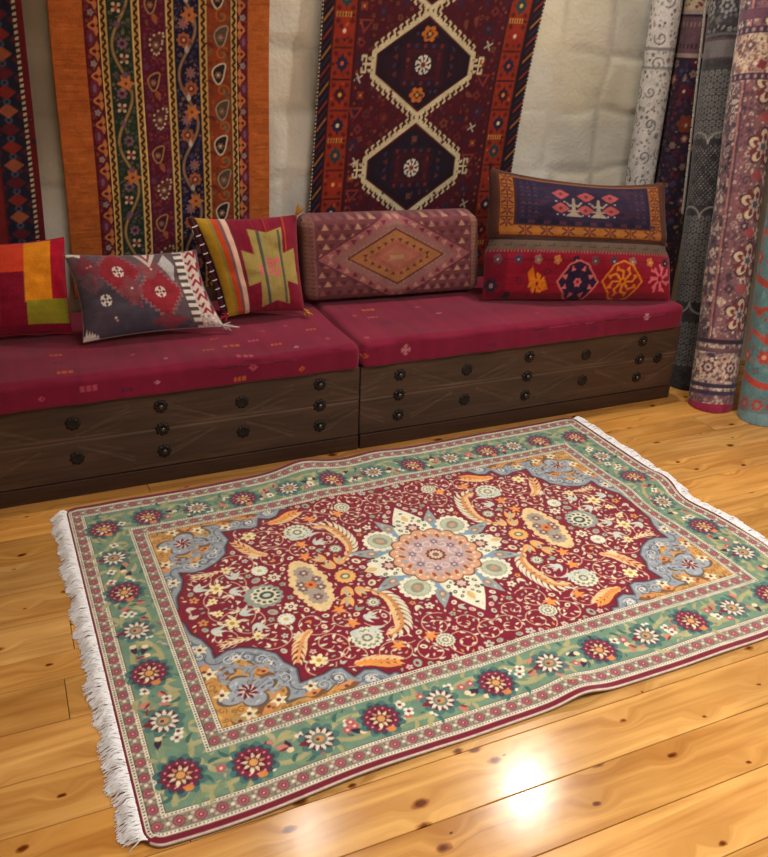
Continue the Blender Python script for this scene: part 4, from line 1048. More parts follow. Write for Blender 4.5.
# ================================================================== CUSHIONS
def bil(c, a, b):
    BL, BR, TR, TL = [np.array(p, float) for p in c]
    a = a[..., None]; b = b[..., None]
    return BL*(1-a)*(1-b)+BR*a*(1-b)+TR*a*b+TL*(1-a)*b
def cushion_geo(corners, n, C, Tf, Tb, pinch=.05, p=2.4, sag=None):
    ny, nx = C.shape[:2]
    s, t = np.meshgrid(np.linspace(0, 1, nx), np.linspace(0, 1, ny))
    a, b = 2*s-1, 2*t-1
    s2 = .5+.5*a*(1-pinch*(1-b*b)); t2 = .5+.5*b*(1-pinch*(1-a*a))
    if sag is not None: t2 = t2+sag(s, t)
    prof = (np.clip(1-np.abs(a)**p, 0, 1)*np.clip(1-np.abs(b)**p, 0, 1))**.5
    wr = noise2(ny, nx, ny/5, nx/5, 77)-.5+.7*(noise2(ny, nx, ny/11, nx/7, 78)-.5)
    Pm = bil(corners, s2, t2); n = np.array(n)
    Fp = Pm+n*(Tf*prof*(1+.18*wr))[..., None]; Bp = Pm-n*np.array([1, 1, 0])*(Tb*prof)[..., None]
    return Fp, Bp
def two_sided(name, Fp, Bp, C, off, backcol):
    ny, nx = Fp.shape[:2]; k = ny*nx
    V = np.concatenate([Fp.reshape(-1, 3), Bp.reshape(-1, 3)])-off
    F = np.concatenate([quads(ny, nx), quads(ny, nx, k, True)])
    ring = np.concatenate([np.arange(nx), np.arange(1, ny)*nx+nx-1, (ny-1)*nx+np.arange(nx-2, -1, -1), np.arange(ny-2, 0, -1)*nx]); r2 = np.roll(ring, -1)
    F = np.concatenate([F, np.stack([ring, ring+k, r2+k, r2], -1)])
    cb = np.tile(s2l(np.array(backcol)/255), (k, 1))
    me = mesh_np(name, V, F, np.concatenate([C.reshape(-1, 3), cb]))
    return me
def seam(Fp, Bp, off, r, mname, m, parent, sides=(0, 1, 2, 3)):
    mid = (Fp+Bp)/2; ny, nx = mid.shape[:2]
    loop = np.concatenate([mid[0, ::4], mid[::4, -1], mid[-1, ::-4], mid[::-4, 0]])-off
    V, F = tube_np([loop], [r], 6); return link(mname, mesh_np(mname, V, F), m, parent)
def tassel(parent, loc, d, L, m, name='corner_tassel', n=14, seed=1):
    R = np.random.default_rng(seed); d = np.array(d, float); d /= np.linalg.norm(d); paths = []; rad = []
    for k in range(n):
        e = d+R.normal(0, .28, 3); pts = [np.array(loc)+e*L*t+np.array([0, 0, -.0])*t for t in np.linspace(0, 1, 5)]
        paths.append(pts); rad.append([.003, .0032, .003, .0026, .0016])
    V, F = tube_np(paths, rad, 5); return link(name, mesh_np(name, V, F), m, parent)

# -- patchwork cushion
def paint_patch():
    c = Canvas(.34, .34, .0017, (140, 20, 44))
    c.rect(0, .20, .235, .34, (206, 66, 40)); c.rect(.0, .19, 0, .235, (132, 20, 46)); c.rect(.185, .285, .12, .34, (228, 140, 30)); c.rect(.285, .34, .12, .34, (176, 22, 48)); c.rect(.19, .34, .035, .125, (150, 140, 40)); c.rect(.0, .34, 0, .037, (128, 18, 44)); c.rect(.03, .09, .05, .2, (190, 110, 30))
    return c.done(.10, 8, .05)
cn = [(-.156, 3.181, .462), (.172, 3.154, .462), (.192, 3.256, .790), (-.107, 3.276, .776)]; nn = (-.078, -.948, .309)
C = paint_patch(); Fp, Bp = cushion_geo(cn, nn, C, .06, .05, .05)
off = np.array([.0, 3.18, .455])
root = empty('cushion', off, 'patchwork cushion in red, amber and green at the far left of the bench', 'cushion', 'cushions leaning along the bench')
link('cover', two_sided('cover', Fp, Bp, C, off, (130, 20, 44)), M_KILIM, root); seam(Fp, Bp, off, .0028, 'seam', M_RED, root)

# -- grey kilim cushion
def paint_grey():
    W, Hh = .52, .30
    c = Canvas(W, Hh, .0014, (112, 92, 96)); R = random.Random(5)
    GRD, RED, WHT = (84, 74, 84), (150, 46, 58), (226, 216, 204)
    def saw(cx, cy, w, h, col, n=8):
        n = int(n*1.8)                                         # stepped kilim lozenge
        for k in range(-n, n):
            y0 = cy+k*h/n; q = 1-abs(k+.5)/n; e = w*q+(.005 if k % 2 else -.004)
            c.rect(cx-e, cx+e, y0, y0+h/n+.0005, col)
    c.rect(0, .40, 0, Hh, (104, 84, 92))
    saw(.08, .10, .19, .16, (80, 70, 82), 10); saw(.24, .02, .17, .09, (76, 70, 84), 7)
    saw(.17, .225, .10, .10, (142, 92, 98), 8); saw(.17, .225, .088, .085, RED, 8)
    saw(.315, .14, .100, .115, (150, 104, 106), 8); saw(.315, .14, .088, .100, RED, 8)
    saw(.20, .15, .05, .06, (134, 70, 78), 6); saw(.295, .235, .05, .05, (140, 78, 84), 6); saw(.06, .24, .05, .06, (124, 60, 72), 6); saw(.06, .19, .05, .04, (110, 80, 90), 5); saw(.32, .03, .07, .03, (128, 58, 70), 5)
    def star(x, y, s):                                                       # white hooked device
        for a in range(4):
            th = a*pi/2+pi/4
            c.line([(x, y), (x+s*cos(th), y+s*sin(th))], s*.34, WHT)
            for q in (-1, 1): c.line([(x+s*.85*cos(th), y+s*.85*sin(th)), (x+s*.85*cos(th)+s*.45*cos(th+q*pi/2), y+s*.85*sin(th)+s*.45*sin(th+q*pi/2))], s*.30, WHT)
        c.ell(x, y, s*.2, s*.2, (90, 60, 66))
    star(.17, .225, .020); star(.315, .14, .020); star(.095, .125, .020)
    for (x, y) in ((.185, .165), (.205, .16), (.29, .225), (.305, .23), (.075, .205), (.07, .19), (.225, .105), (.225, .09), (.06, .245), (.12, .06), (.125, .05), (.33, .07), (.075, .25)): c.poly([(x-.006, y), (x, y+.005), (x+.006, y), (x, y-.005)], R.choice([(220, 120, 110), WHT, (190, 40, 60)]))
    c.poly([(.0, Hh), (.0, .285), (.03, .29), (.05, .282), (.06, Hh)], WHT)
    for k in range(5): c.poly([(.005+k*.010, .0), (.012+k*.010, .040-.006*k), (.02+k*.010, .0)], WHT)
    c.rect(0, .045, 0, .018, (222, 206, 196))
    # white diamond and hook near the top right
    c.poly([(.25, Hh), (.30, .235), (.345, Hh)], (206, 188, 180)); c.poly([(.27, Hh), (.30, .255), (.325, Hh)], (142, 70, 80)); c.poly([(.285, Hh), (.30, .272), (.312, Hh)], WHT)
    c.poly([(.34, .25), (.372, .29), (.40, .235), (.385, .18)], (196, 192, 192)); 
    for k in range(6): c.poly([(.335+.008*k, .25-.012*k), (.352+.008*k, .252-.012*k), (.345+.008*k, .238-.012*k)], (176, 172, 178))
    # striped end with red hooks
    c.rect(.405, W, 0, Hh, (206, 190, 180)); c.rect(.402, .418, 0, Hh, (92, 84, 88))
    for k in range(11):
        y = .008+k*.027; c.rect(.40, .445, y, y+.013, (88, 76, 80) if k % 2 else (96, 80, 84)); c.rect(.41, .448, y+.013, y+.027, WHT)
    for k in range(5):
        y = .05+k*.055; c.line([(.46, y), (.48, y+.02), (.50, y), (.505, y+.03)], .010, (150, 40, 56)); c.line([(.462, y+.025), (.478, y+.04)], .009, (150, 40, 56)); c.ell(.455, y+.03, .005, .005, (84, 76, 80))
    c.rect(.508, W, .06, Hh, (80, 66, 74)); c.rect(.44, W, .0, .045, (196, 178, 170))
    for k in range(24): c.ell(R.uniform(.45, .52), R.uniform(0, .05), .005, .004, R.choice([WHT, (150, 130, 130)]))
    return c.done(.12, 9, .05)
cn = [(.198, 3.033, .464), (.709, 3.024, .472), (.645, 3.155, .737), (.180, 3.179, .748)]; nn = (.03, -.882, .469)
C = paint_grey(); Fp, Bp = cushion_geo(cn, nn, C, .066, .045, .085)
off = np.array([.45, 3.06, .455])
root = empty('cushion', off, 'grey kilim cushion with red lozenges and white hooked stars', 'cushion', 'cushions leaning along the bench')
link('cover', two_sided('cover', Fp, Bp, C, off, (104, 88, 90)), M_KILIM, root)
pp = seam(Fp, Bp, off, .0026, 'seam', mat('grey_seam', .9, base=(120, 104, 104)), root)
tassel(root, Fp[2, -3]-off, (1, -.3, -.25), .035, mat('grey_tassel_wool', .9, base=(196, 180, 176)), seed=3)

# -- red cross cushion
def paint_cross():
    W, Hh = .40, .40
    c = Canvas(W, Hh, .0016, (128, 28, 50)); R = random.Random(8)
    for k in range(60): x = R.uniform(.12, W); c.rect(x, x+R.uniform(.002, .01), 0, Hh, R.choice([(132, 29, 52), (122, 24, 44), (140, 34, 46), (128, 26, 52)]))
    c.rect(.33, .336, .2, Hh, (176, 70, 40)); c.rect(.255, .26, .3, Hh, (170, 60, 40))
    for x0, x1, col in ((0, .012, (74, 28, 40)), (.012, .048, (190, 148, 44)), (.048, .060, (150, 140, 70)), (.060, .082, (206, 78, 40)), (.082, .094, (126, 96, 100)), (.094, .116, (238, 192, 170)), (.116, .120, (96, 60, 70))): c.rect(x0, x1, 0, Hh, col)
    OL = (164, 144, 80)
    x0, y0 = .255, .185
    c.poly([(x0-.075, y0+.165), (x0-.0, y0+.145), (x0+.065, y0+.165), (x0+.060, y0+.055), (x0+.115, y0+.075), (x0+.118, y0-.075), (x0+.062, y0-.06), (x0+.064, y0-.155), (x0+.0, y0-.14), (x0-.078, y0-.165), (x0-.066, y0-.06), (x0-.125, y0-.075), (x0-.122, y0+.075), (x0-.07, y0+.055)], OL)
    for k in range(30): 
        x = x0+R.uniform(-.06, .055); c.rect(x, x+.003, y0-.14, y0+.14, R.choice([(168, 148, 84), (156, 138, 74), (164, 142, 86)]))
    c.rect(x0-.044, x0-.030, y0-.155, y0+.155, (88, 84, 74)); c.rect(x0-.030, x0-.024, y0-.15, y0+.15, (156, 150, 110)); c.rect(x0+.042, x0+.054, y0-.15, y0+.155, (92, 88, 80))
    PKK = (224, 92, 116)
    for k in range(4): c.line([(x0-.022, y0+.03-k*.018), (x0+.0, y0+.034-k*.018), (x0+.002, y0+.022-k*.018)], .008, PKK)
    for (x, y) in ((.018, .02), (.028, -.01), (.022, -.03), (-.055, .0), (-.052, -.02), (.03, .03)): c.poly([(x0+x-.009, y0+y), (x0+x, y0+y+.014), (x0+x+.009, y0+y), (x0+x, y0+y-.014)], PKK)
    return c.done(.08, 10, .04)
cn = [(.746, 3.140, .470), (1.060, 3.112, .472), (1.072, 3.240, .832), (.661, 3.274, .833)]; nn = (-.034, -.939, .342)
C = paint_cross(); Fp, Bp = cushion_geo(cn, nn, C, .074, .05, .06)
off = np.array([.88, 3.10, .455])
root = empty('cushion', off, 'crimson kilim cushion with an olive cross and side stripes', 'cushion', 'cushions leaning along the bench')
link('cover', two_sided('cover', Fp, Bp, C, off, (110, 24, 46)), M_KILIM, root)
mid = (Fp+Bp)/2; ny, nx = mid.shape[:2]
V, F = tube_np([mid[::4, 0]-off+np.array([-.006, -.0, 0])], [.011], 8)
o = link('piping', mesh_np('piping', V, F), M_PIPE, root); o['label'] = 'dark plum piping along the left edge'
paths = []
for k in range(4, ny-6, 11): paths.append([mid[k, 0]-off+np.array([-.004+.011*q, -.013+.004*abs(q), .004*q]) for q in (-1, 0, 1)])
for q in paths:
    V, F = tube_np([q], [[.0028]*3], 5); o = link('stitch', mesh_np('stitch', V, F), M_FRINGE, root); o['label'] = 'white stitch over the piping'
tassel(root, Fp[-3, -3]-off, (.35, -.4, 1), .035, M_YELLOW, seed=4); tassel(root, Fp[2, -3]-off, (.3, -.9, -.1), .035, M_YELLOW, seed=5); tassel(root, Fp[2, 2]-off, (-.6, -.7, 0), .04, M_RED, seed=6)

# -- boxy diamond bolster
def paint_diamond():
    W, Hh = .79, .36
    MA = (112, 62, 66); c = Canvas(W, Hh, .002, MA)
    a, b = W/2, Hh/2
    def tri(x, y, s, col, up=True): c.poly([(x-s, y-(s if up else -s)*.8), (x+s, y-(s if up else -s)*.8), (x, y+(s if up else -s)*.8)], col)
    R = random.Random(3)
    for j, y in enumerate(np.arange(.0, Hh+.02, .040)):
        for i, x in enumerate(np.arange(.05, W-.03, .046)):
            tri(x+(.023 if j % 2 else 0), y, .016, R.choice([(166, 118, 108), (150, 96, 92), (182, 138, 112), (140, 84, 84), (120, 70, 78)]))
            tri(x+.023+(.023 if j % 2 else 0), y, .012, (88, 46, 56), False)
    for x0 in (0, W-.058):
        c.rect(x0, x0+.058, 0, Hh, (132, 88, 82)); 
        for y in np.arange(.0, Hh, .018): c.rect(x0+.010, x0+.026, y, y+.008, (150, 110, 80)); c.rect(x0+.032, x0+.046, y+.008, y+.015, (106, 66, 64))
        c.rect(x0+.0, x0+.004, 0, Hh, (94, 56, 58)); c.rect(x0+.054, x0+.058, 0, Hh, (90, 52, 56))
    cy = b+.005
    def loz(w, h, col): c.poly([(a-w, cy), (a, cy+h), (a+w, cy), (a, cy-h)], col)
    loz(.350, .205, (94, 50, 58)); loz(.338, .196, (152, 88, 92)); loz(.275, .160, (144, 102, 96))
    for sx in (-1, 1):
        for sy in (-1, 1):
            for k in range(9):
                f = (k+.5)/9; x = a+sx*.300*(1-f); y = cy+sy*.176*f
                if abs(y-cy) < b: tri(x, y, .014, (102, 50, 56) if k % 2 else (176, 132, 116), sy < 0)
            for k in range(12):
                f = (k+.5)/12; tri(a+sx*.225*(1-f), cy+sy*.130*f, .008, (160, 112, 106), sy > 0)
    loz(.215, .124, (86, 44, 38)); loz(.203, .116, (162, 108, 68)); loz(.125, .072, (158, 92, 78))
    for sx in (-1, 1):
        for sy in (-1, 1):
            for k in range(5):
                f = (k+.4)/5; tri(a+sx*.148*(1-f), cy+sy*.080*f, .0105, (98, 58, 54), sy < 0)
    loz(.085, .05, (166, 104, 84)); c.rect(a-.03, a+.03, cy-.01, cy+.008, (172, 134, 100))
    return c.done(.13, 11, .05)
def bolster():
    C = paint_diamond(); ny, nx = C.shape[:2]
    BL, BR, TR, TL = [np.array(p) for p in ((1.100, 3.209, .470), (1.900, 3.158, .470), (1.890, 3.197, .804), (1.093, 3.247, .810))]
    n = np.array((-.063, -.993, .105)); n /= np.linalg.norm(n)
    s, t = np.meshgrid(np.linspace(0, 1, nx), np.linspace(0, 1, ny))
    Wd, Hd, r = .79, .36, .045
    # rounded-box front: rim curves back over radius r, corners rounded in outline
    dx = np.minimum(s, 1-s)*Wd; dy = np.minimum(t, 1-t)*Hd
    fx = np.clip(1-dx/r, 0, 1); fy = np.clip(1-dy/r, 0, 1); q = np.minimum(1, np.sqrt(fx**2+fy**2)); over = np.sqrt(fx**2+fy**2)
    drop = r*(1-np.sqrt(1-q*q))
    # pull the corners in so that the outline is rounded
    k = np.where(over > 1, (over-1)/np.maximum(over, 1e-6), 0)
    sx = np.where(s < .5, 1, -1); sy = np.where(t < .5, 1, -1)
    s2 = s+sx*k*fx*r/Wd; t2 = t+sy*k*fy*r/Hd
    Pm = bil([BL, BR, TR, TL], s2, t2)+0
    bulge = .012*np.sin(pi*s)*np.sin(pi*t)+.004*(noise2(ny, nx, 40, 50, 3)-.5)
    Fp = Pm+n*(bulge-drop)[..., None]; 
    Bp = Pm-n*np.array([1, 1, 0])*(.12-drop*.6)[..., None]; Bp[..., 2] += .004
    off = np.array([1.49, 3.23, .455])
    root = empty('bolster', off, 'boxy brown bolster with a large diamond, standing between the striped and largest cushions', 'cushion', 'cushions leaning along the bench')
    link('cover', two_sided('cover', Fp, Bp, C, off, (112, 62, 66)), M_KILIM, root)
    mid = Fp-n*.03; loop = np.concatenate([mid[0, ::6], mid[::6, -1], mid[-1, ::-6], mid[::-6, 0]])-off
    V, F = tube_np([loop], [.0035], 6); o = link('piping', mesh_np('piping', V, F), M_PIPE, root)
bolster()

# -- big saddlebag cushion: flatweave band below, dark pile panel above
def paint_sack():
    W, Hh = .86, .54
    c = Canvas(W, Hh, .0019, (52, 36, 52)); R = random.Random(14)
    NAV, ORN, RD = (46, 34, 56), (156, 96, 44), (140, 25, 46)
    z0 = .195                                                                # red panel / strip / pile panel
    c.rect(0, W, 0, z0, RD)
    for k in range(40): y = R.uniform(0, z0); c.rect(0, W, y, y+.002, R.choice([(134, 22, 44), (148, 28, 50), (130, 24, 46)]))
    c.rect(0, .09, 0, z0, (118, 22, 42))
    # row of little flowers on a cord
    c.line([(0, .148), (W, .150)], .0035, (70, 26, 44))
    for k in range(10):
        x = .05+k*.085; col = [(96, 70, 80), (66, 60, 84), (142, 110, 100), (200, 120, 60), (40, 30, 50)][k % 5]
        for a in range(5): c.ell(x+.011*cos(a*1.257), .149+.011*sin(a*1.257), .0072, .0072, col)
        c.ell(x, .149, .004, .004, (206, 180, 150))
    def gul(x, y, s, o, i, g):
        pts = [(x-s, y), (x-s*.45, y+s*.72), (x, y+s*.9), (x+s*.45, y+s*.72), (x+s, y), (x+s*.45, y-s*.72), (x, y-s*.9), (x-s*.45, y-s*.72)]
        c.poly(pts, g); c.line(pts+[pts[0]], .0075, o)
        for a in range(8):
            th = a*pi/4; c.line([(x+s*.16*cos(th), y+s*.14*sin(th)), (x+s*.50*cos(th), y+s*.46*sin(th)), (x+s*.62*cos(th+.35), y+s*.55*sin(th+.35))], .0085, i)
            c.poly([(x+s*.86*cos(th+.4), y+s*.72*sin(th+.4)), (x+s*.6*cos(th+.2), y+s*.52*sin(th+.2)), (x+s*.6*cos(th+.6), y+s*.52*sin(th+.6))], o)
        c.ros(x, y, s*.2, 6, .3, o); c.ell(x, y, s*.08, s*.08, RD)
    gul(.405, .068, .092, (214, 110, 110), (36, 30, 56), (52, 34, 62)); gul(.605, .072, .090, (222, 128, 30), (222, 140, 44), (150, 34, 44))
    def burst(x, y, s, col):
        for a in range(7):
            th = a*.9+.4; c.line([(x, y), (x+s*.6*cos(th), y+s*.6*sin(th)), (x+s*cos(th+.3), y+s*sin(th+.3))], .011, col); c.ell(x+s*.8*cos(th), y+s*.8*sin(th), .007, .007, col)
        c.ell(x, y, s*.2, s*.2, RD)
    burst(.785, .085, .055, (222, 104, 120))
    c.poly([(.18, .10), (.20, .125), (.215, .08), (.26, .075), (.275, .04), (.245, .03), (.235, .055), (.20, .045), (.19, .07)], (214, 112, 28)); burst(.225, .06, .035, (226, 130, 30)); c.spiral(.265, .10, .018, 0, 1, .005, (84, 30, 44)); c.spiral(.15, .07, .018, 2, 1, .005, (84, 30, 44))
    c.ros(.03, .05, .03, 6, .4, (52, 36, 54)); c.ell(.03, .05, .008, .008, (150, 120, 120)); c.ros(.10, .015, .018, 6, .4, (52, 36, 54))
    c.rect(0, W, .178, .183, (60, 28, 38))
    for k in range(int(W/.014)): c.rect(k*.014, k*.014+.006, .176, .184, (150, 100, 90))
    c.rect(0, W, .186, .222, (92, 74, 62))                                  # plain strip with a dark meander
    for k in range(14): c.line([(k*.064, .20), (k*.064+.028, .20), (k*.064+.028, .21)], .004, (62, 48, 46))
    c.rect(0, W, .222, .232, (48, 28, 32))
    # pile panel: brown edge, amber border with crosses, navy field
    c.rect(0, W, .232, Hh, (72, 44, 38)); c.rect(.035, W-.028, .236, Hh, (88, 48, 34))
    c.rect(.045, W-.05, .244, Hh, ORN)
    c.rect(.115, W-.105, .292, .515, NAV); c.rect(.105, W-.095, .286, .292, (70, 38, 32)); c.rect(.107, .115, .286, .515, (70, 38, 32))
    def xm(x, y, s):
        for a in (0, 1): c.line([(x-s, y-s*.6*(1 if a else -1)), (x+s, y+s*.6*(1 if a else -1))], .008, (84, 44, 40))
        c.line([(x, y-s*.8), (x, y+s*.8)], .006, (84, 44, 40)); c.ell(x, y, .007, .007, (150, 70, 50))
    for k in range(7): xm(.16+k*.098, .266, .026); 
    for k in range(5):
        y = .30+k*.050; xm(.076, y, .024); c.rect(.048, .104, y+.022, y+.027, (84, 44, 40)); xm(W-.076, y, .022); c.rect(W-.1, W-.052, y+.022, y+.027, (96, 56, 40))
    for k in range(9): x = .135+k*.072; c.rect(x, x+.036, .296, .318, (32, 28, 46)); c.rect(x+.036, x+.066, .296, .316, (74, 42, 58))
    for k in range(40): c.poly([(R.uniform(.12, .74), R.uniform(.33, .5)) for _ in range(3)], R.choice([(50, 38, 62), (42, 34, 56), (60, 40, 58)]))
    for k in range(9):
        for x in (.145, .175, .205, W-.14, W-.17): c.line([(x-.008, .325+k*.02), (x, .335+k*.02), (x+.008, .325+k*.02)], .004, (90, 52, 64) if k % 2 else (56, 52, 82))
    PKD = (162, 78, 80)
    for (x, y) in ((.325, .452), (.445, .447), (.560, .447), (.320, .378), (.440, .374), (.560, .376)):
        c.poly([(x-.042, y), (x-.015, y+.020), (x, y+.026), (x+.015, y+.020), (x+.042, y), (x+.015, y-.020), (x, y-.026), (x-.015, y-.020)], PKD); c.poly([(x-.012, y), (x, y+.009), (x+.012, y), (x, y-.009)], (110, 44, 58))
    for x in (.383, .502):                                                   # grey branching trees
        TR_ = (150, 136, 118)
        c.poly([(x-.040, .338), (x+.040, .338), (x+.010, .362), (x+.007, .42), (x-.007, .42), (x-.010, .362)], TR_)
        for s in (-1, 1): c.line([(x, .398), (x+s*.020, .392), (x+s*.032, .404)], .009, TR_); c.line([(x, .372), (x+s*.026, .366)], .008, TR_)
        c.ell(x, .425, .007, .010, TR_)
    for x in (.32, .44, .56):
        for s in (-1, 1): c.ell(x+s*.02, .412, .006, .005, (176, 170, 170)); c.ell(x+s*.015, .345, .005, .004, (150, 146, 160))
    c.rect(0, W, .518, Hh, (78, 48, 38))
    return c.done(.12, 12, .04)
def sack():
    C = paint_sack(); ny, nx = C.shape[:2]
    C = C[np.clip(np.interp(np.linspace(0, 1, ny), [0, .455, 1], [0, .41, 1])*(ny-1)+.5, 0, ny-1).astype(int)]
    BL, BR, TR, TL = [np.array(p) for p in ((1.858, 3.070, .462), (2.672, 2.812, .462), (2.672, 2.975, .945), (1.922, 3.225, .992))]
    n = np.array((-.294, -.904, .309)); n /= np.linalg.norm(n)
    s, t = np.meshgrid(np.linspace(0, 1, nx), np.linspace(0, 1, ny))
    a = 2*s-1; tc = .40
    cre = .445
    # outline: slight waist at the crease, sagging top edge, pointed ears
    waist = .022*np.exp(-((t-cre)/.06)**2)+.012*np.sin(pi*np.clip((t-cre)/(1-cre), 0, 1))
    s2 = .5+.5*a*(1-2*waist*.9)
    t2 = t-.075*np.clip((t-.45)/.55, 0, 1)**2*(1-np.abs(a)**2.2)*(.9+.1*np.tanh(a*3))
    lo = np.clip(t/cre, 0, 1); hi = np.clip((t-cre)/(1-cre), 0, 1)
    pr = np.where(t < cre, .100*np.sin(pi*np.clip(lo*.66+.02, 0, 1))**.6, .0905*(1-.10*np.sin(pi*np.clip(hi*.9, 0, 1))))
    low_edge = np.clip(lo/.12, 0, 1)**.5; pr = np.where(t < cre, pr*low_edge, pr*np.sqrt(np.clip(1-(np.clip(hi-.25, 0, 1)/.75)**2, 0, 1)))
    dip = 1-.12*np.exp(-((t-cre-.03)/.022)**2)
    prof = pr*dip*np.clip(1-np.abs(a)**3.2, 0, 1)**.5
    wr = (noise2(ny, nx, 26, 60, 5)-.5)*.020*np.clip(1-np.abs(a)**4, 0, 1)
    Pm = bil([BL, BR, TR, TL], s2, t2)
    Fp = Pm+n*(prof+wr*np.clip(prof/.05, 0, 1))[..., None]; Bp = Pm-n*np.array([1, 1, 0])*(prof*.75)[..., None]
    off = np.array([2.26, 2.96, .455])
    root = empty('saddlebag_cushion', off, 'largest cushion, red band below dark navy panel, at the right end of the bench', 'cushion', 'cushions leaning along the bench')
    k = int(.455*ny)
    o = link('flatweave_panel', two_sided('flatweave_panel', Fp[:k+1], Bp[:k+1], C[:k+1], off, (96, 30, 42)), M_KILIM, root); o['label'] = 'red lower panel with coloured motifs'
    o = link('pile_panel', two_sided('pile_panel', Fp[k:], Bp[k:], C[k:], off, (70, 44, 38)), M_KILIM, root); o['label'] = 'dark navy upper panel with amber border'
    tassel(root, Fp[-2, 3]-off, (-.3, -.2, 1), .02, M_PIPE, seed=8, n=8); tassel(root, Fp[-2, -4]-off, (.3, -.2, 1), .02, M_PIPE, seed=9, n=8)
sack()

# ================================================================== ROLLED CARPETS
def roll(name, base, top, R_, L, paint, label, res=.0045, seam_a=2.6, fringe=None, endc=(150, 120, 110), lower=None):
    base = np.array(base, float); top = np.array(top, float); ax = top-base; ax /= np.linalg.norm(ax)
    cam = np.array([0, 0, 1.55]); d = cam-base; d[2] = 0; d -= ax*(d@ax); d /= np.linalg.norm(d); e = np.cross(ax, d); e /= np.linalg.norm(e)
    # d faces the viewer's side, e points to the left of it
    if e[0] > 0: e = -e
    nth = int(2*pi*R_/res); nl = int(L/res)
    c = Canvas(2*pi*R_, L, res/2, (90, 70, 80)); paint(c); C = c.done(.16, 21, .0)
    C = C[:nl, :nth]; nl, nth = C.shape[:2]
    th = (np.arange(nth)/nth-.5)*2*pi; l = np.linspace(0, L, nl)
    TH, Lg = np.meshgrid(th, l)
    rr = R_*(1+.035*np.cos(2*TH+.6))+.006*(noise2(nl, nth, 70, 40, 5)-.5)-.010*np.clip((TH+pi)/(2*pi), 0, 1)
    # canvas x runs left to right as seen by the viewer: th = -pi..pi from left round the front
    P = base+ax*Lg[..., None]+rr[..., None]*(np.cos(TH)[..., None]*d-np.sin(TH)[..., None]*e)
    # tilt the cut so that the roll stands on the floor
    root = empty(name, (base[0], base[1], 0), label, 'rolled carpet', 'carpets rolled up and stood in the corner')
    off = np.array([base[0], base[1], 0])
    # shear the lower end on to the floor plane
    zlow = P[..., 2]; f = np.clip(1-Lg/.35, 0, 1); P[..., 2] = np.maximum(P[..., 2], .002)
    P[0, :, 2] = .002
    me = mesh_np('carpet_roll', P.reshape(-1, 3)-off, quads(nl, nth, 0, False, True), C.reshape(-1, 3))
    link('carpet_roll', me, M_ROLL, root)
    # inner windings seen at both ends
    n = 220; tt = np.linspace(0, 1, n); ang = tt*2*pi*5; r2 = R_*(.30+.62*tt)
    cs = r2[:, None]*(np.cos(ang)[:, None]*d-np.sin(ang)[:, None]*e)
    rows = []
    for q in (.004, L*.5, L-.004): 
        pr = base+ax*q+cs; pr[:, 2] = np.maximum(pr[:, 2], .003); rows.append(pr)
    Pi = np.stack(rows); cc = np.tile(s2l(np.array(endc)/255), (3*n, 1))
    o = link('inner_windings', mesh_np('inner_windings', Pi.reshape(-1, 3)-off, quads(3, n), cc), M_ROLL, root)
    if fringe:
        paths = []; rad = []; G = np.random.default_rng(4)
        a0, lo, hi, col, mt = fringe
        for q in np.arange(lo, hi, .0045):
            rr_ = R_*1.0; p = base+ax*q+(rr_+.004)*(cos(a0)*d-sin(a0)*e); tdir = (-sin(a0)*d-cos(a0)*e)
            ln = .026*G.uniform(.6, 1.3); rj = G.normal(0, .005)
            paths.append([p+tdir*ln*t*-1+ax*rj*t+(cos(a0)*d-sin(a0)*e)*.006*sin(pi*t) for t in np.linspace(0, 1, 4)]); rad.append([.0032, .0034, .003, .0018])
        V, F = tube_np(paths, rad, 4); o = link('fringe', mesh_np('fringe', V-off, F), mt, root); o['label'] = 'ragged pale fringe along the free edge'
    return root

def blocks(c, x0, x1, y0, y1, bg, cols, seed):
    c.rect(x0, x1, y0, y1, bg); speck(c, (x0, x1, y0, y1), bg, cols, (.022, .014, .009, .006, .0045), (400, 1800, 7000, 9000, 9000), seed)

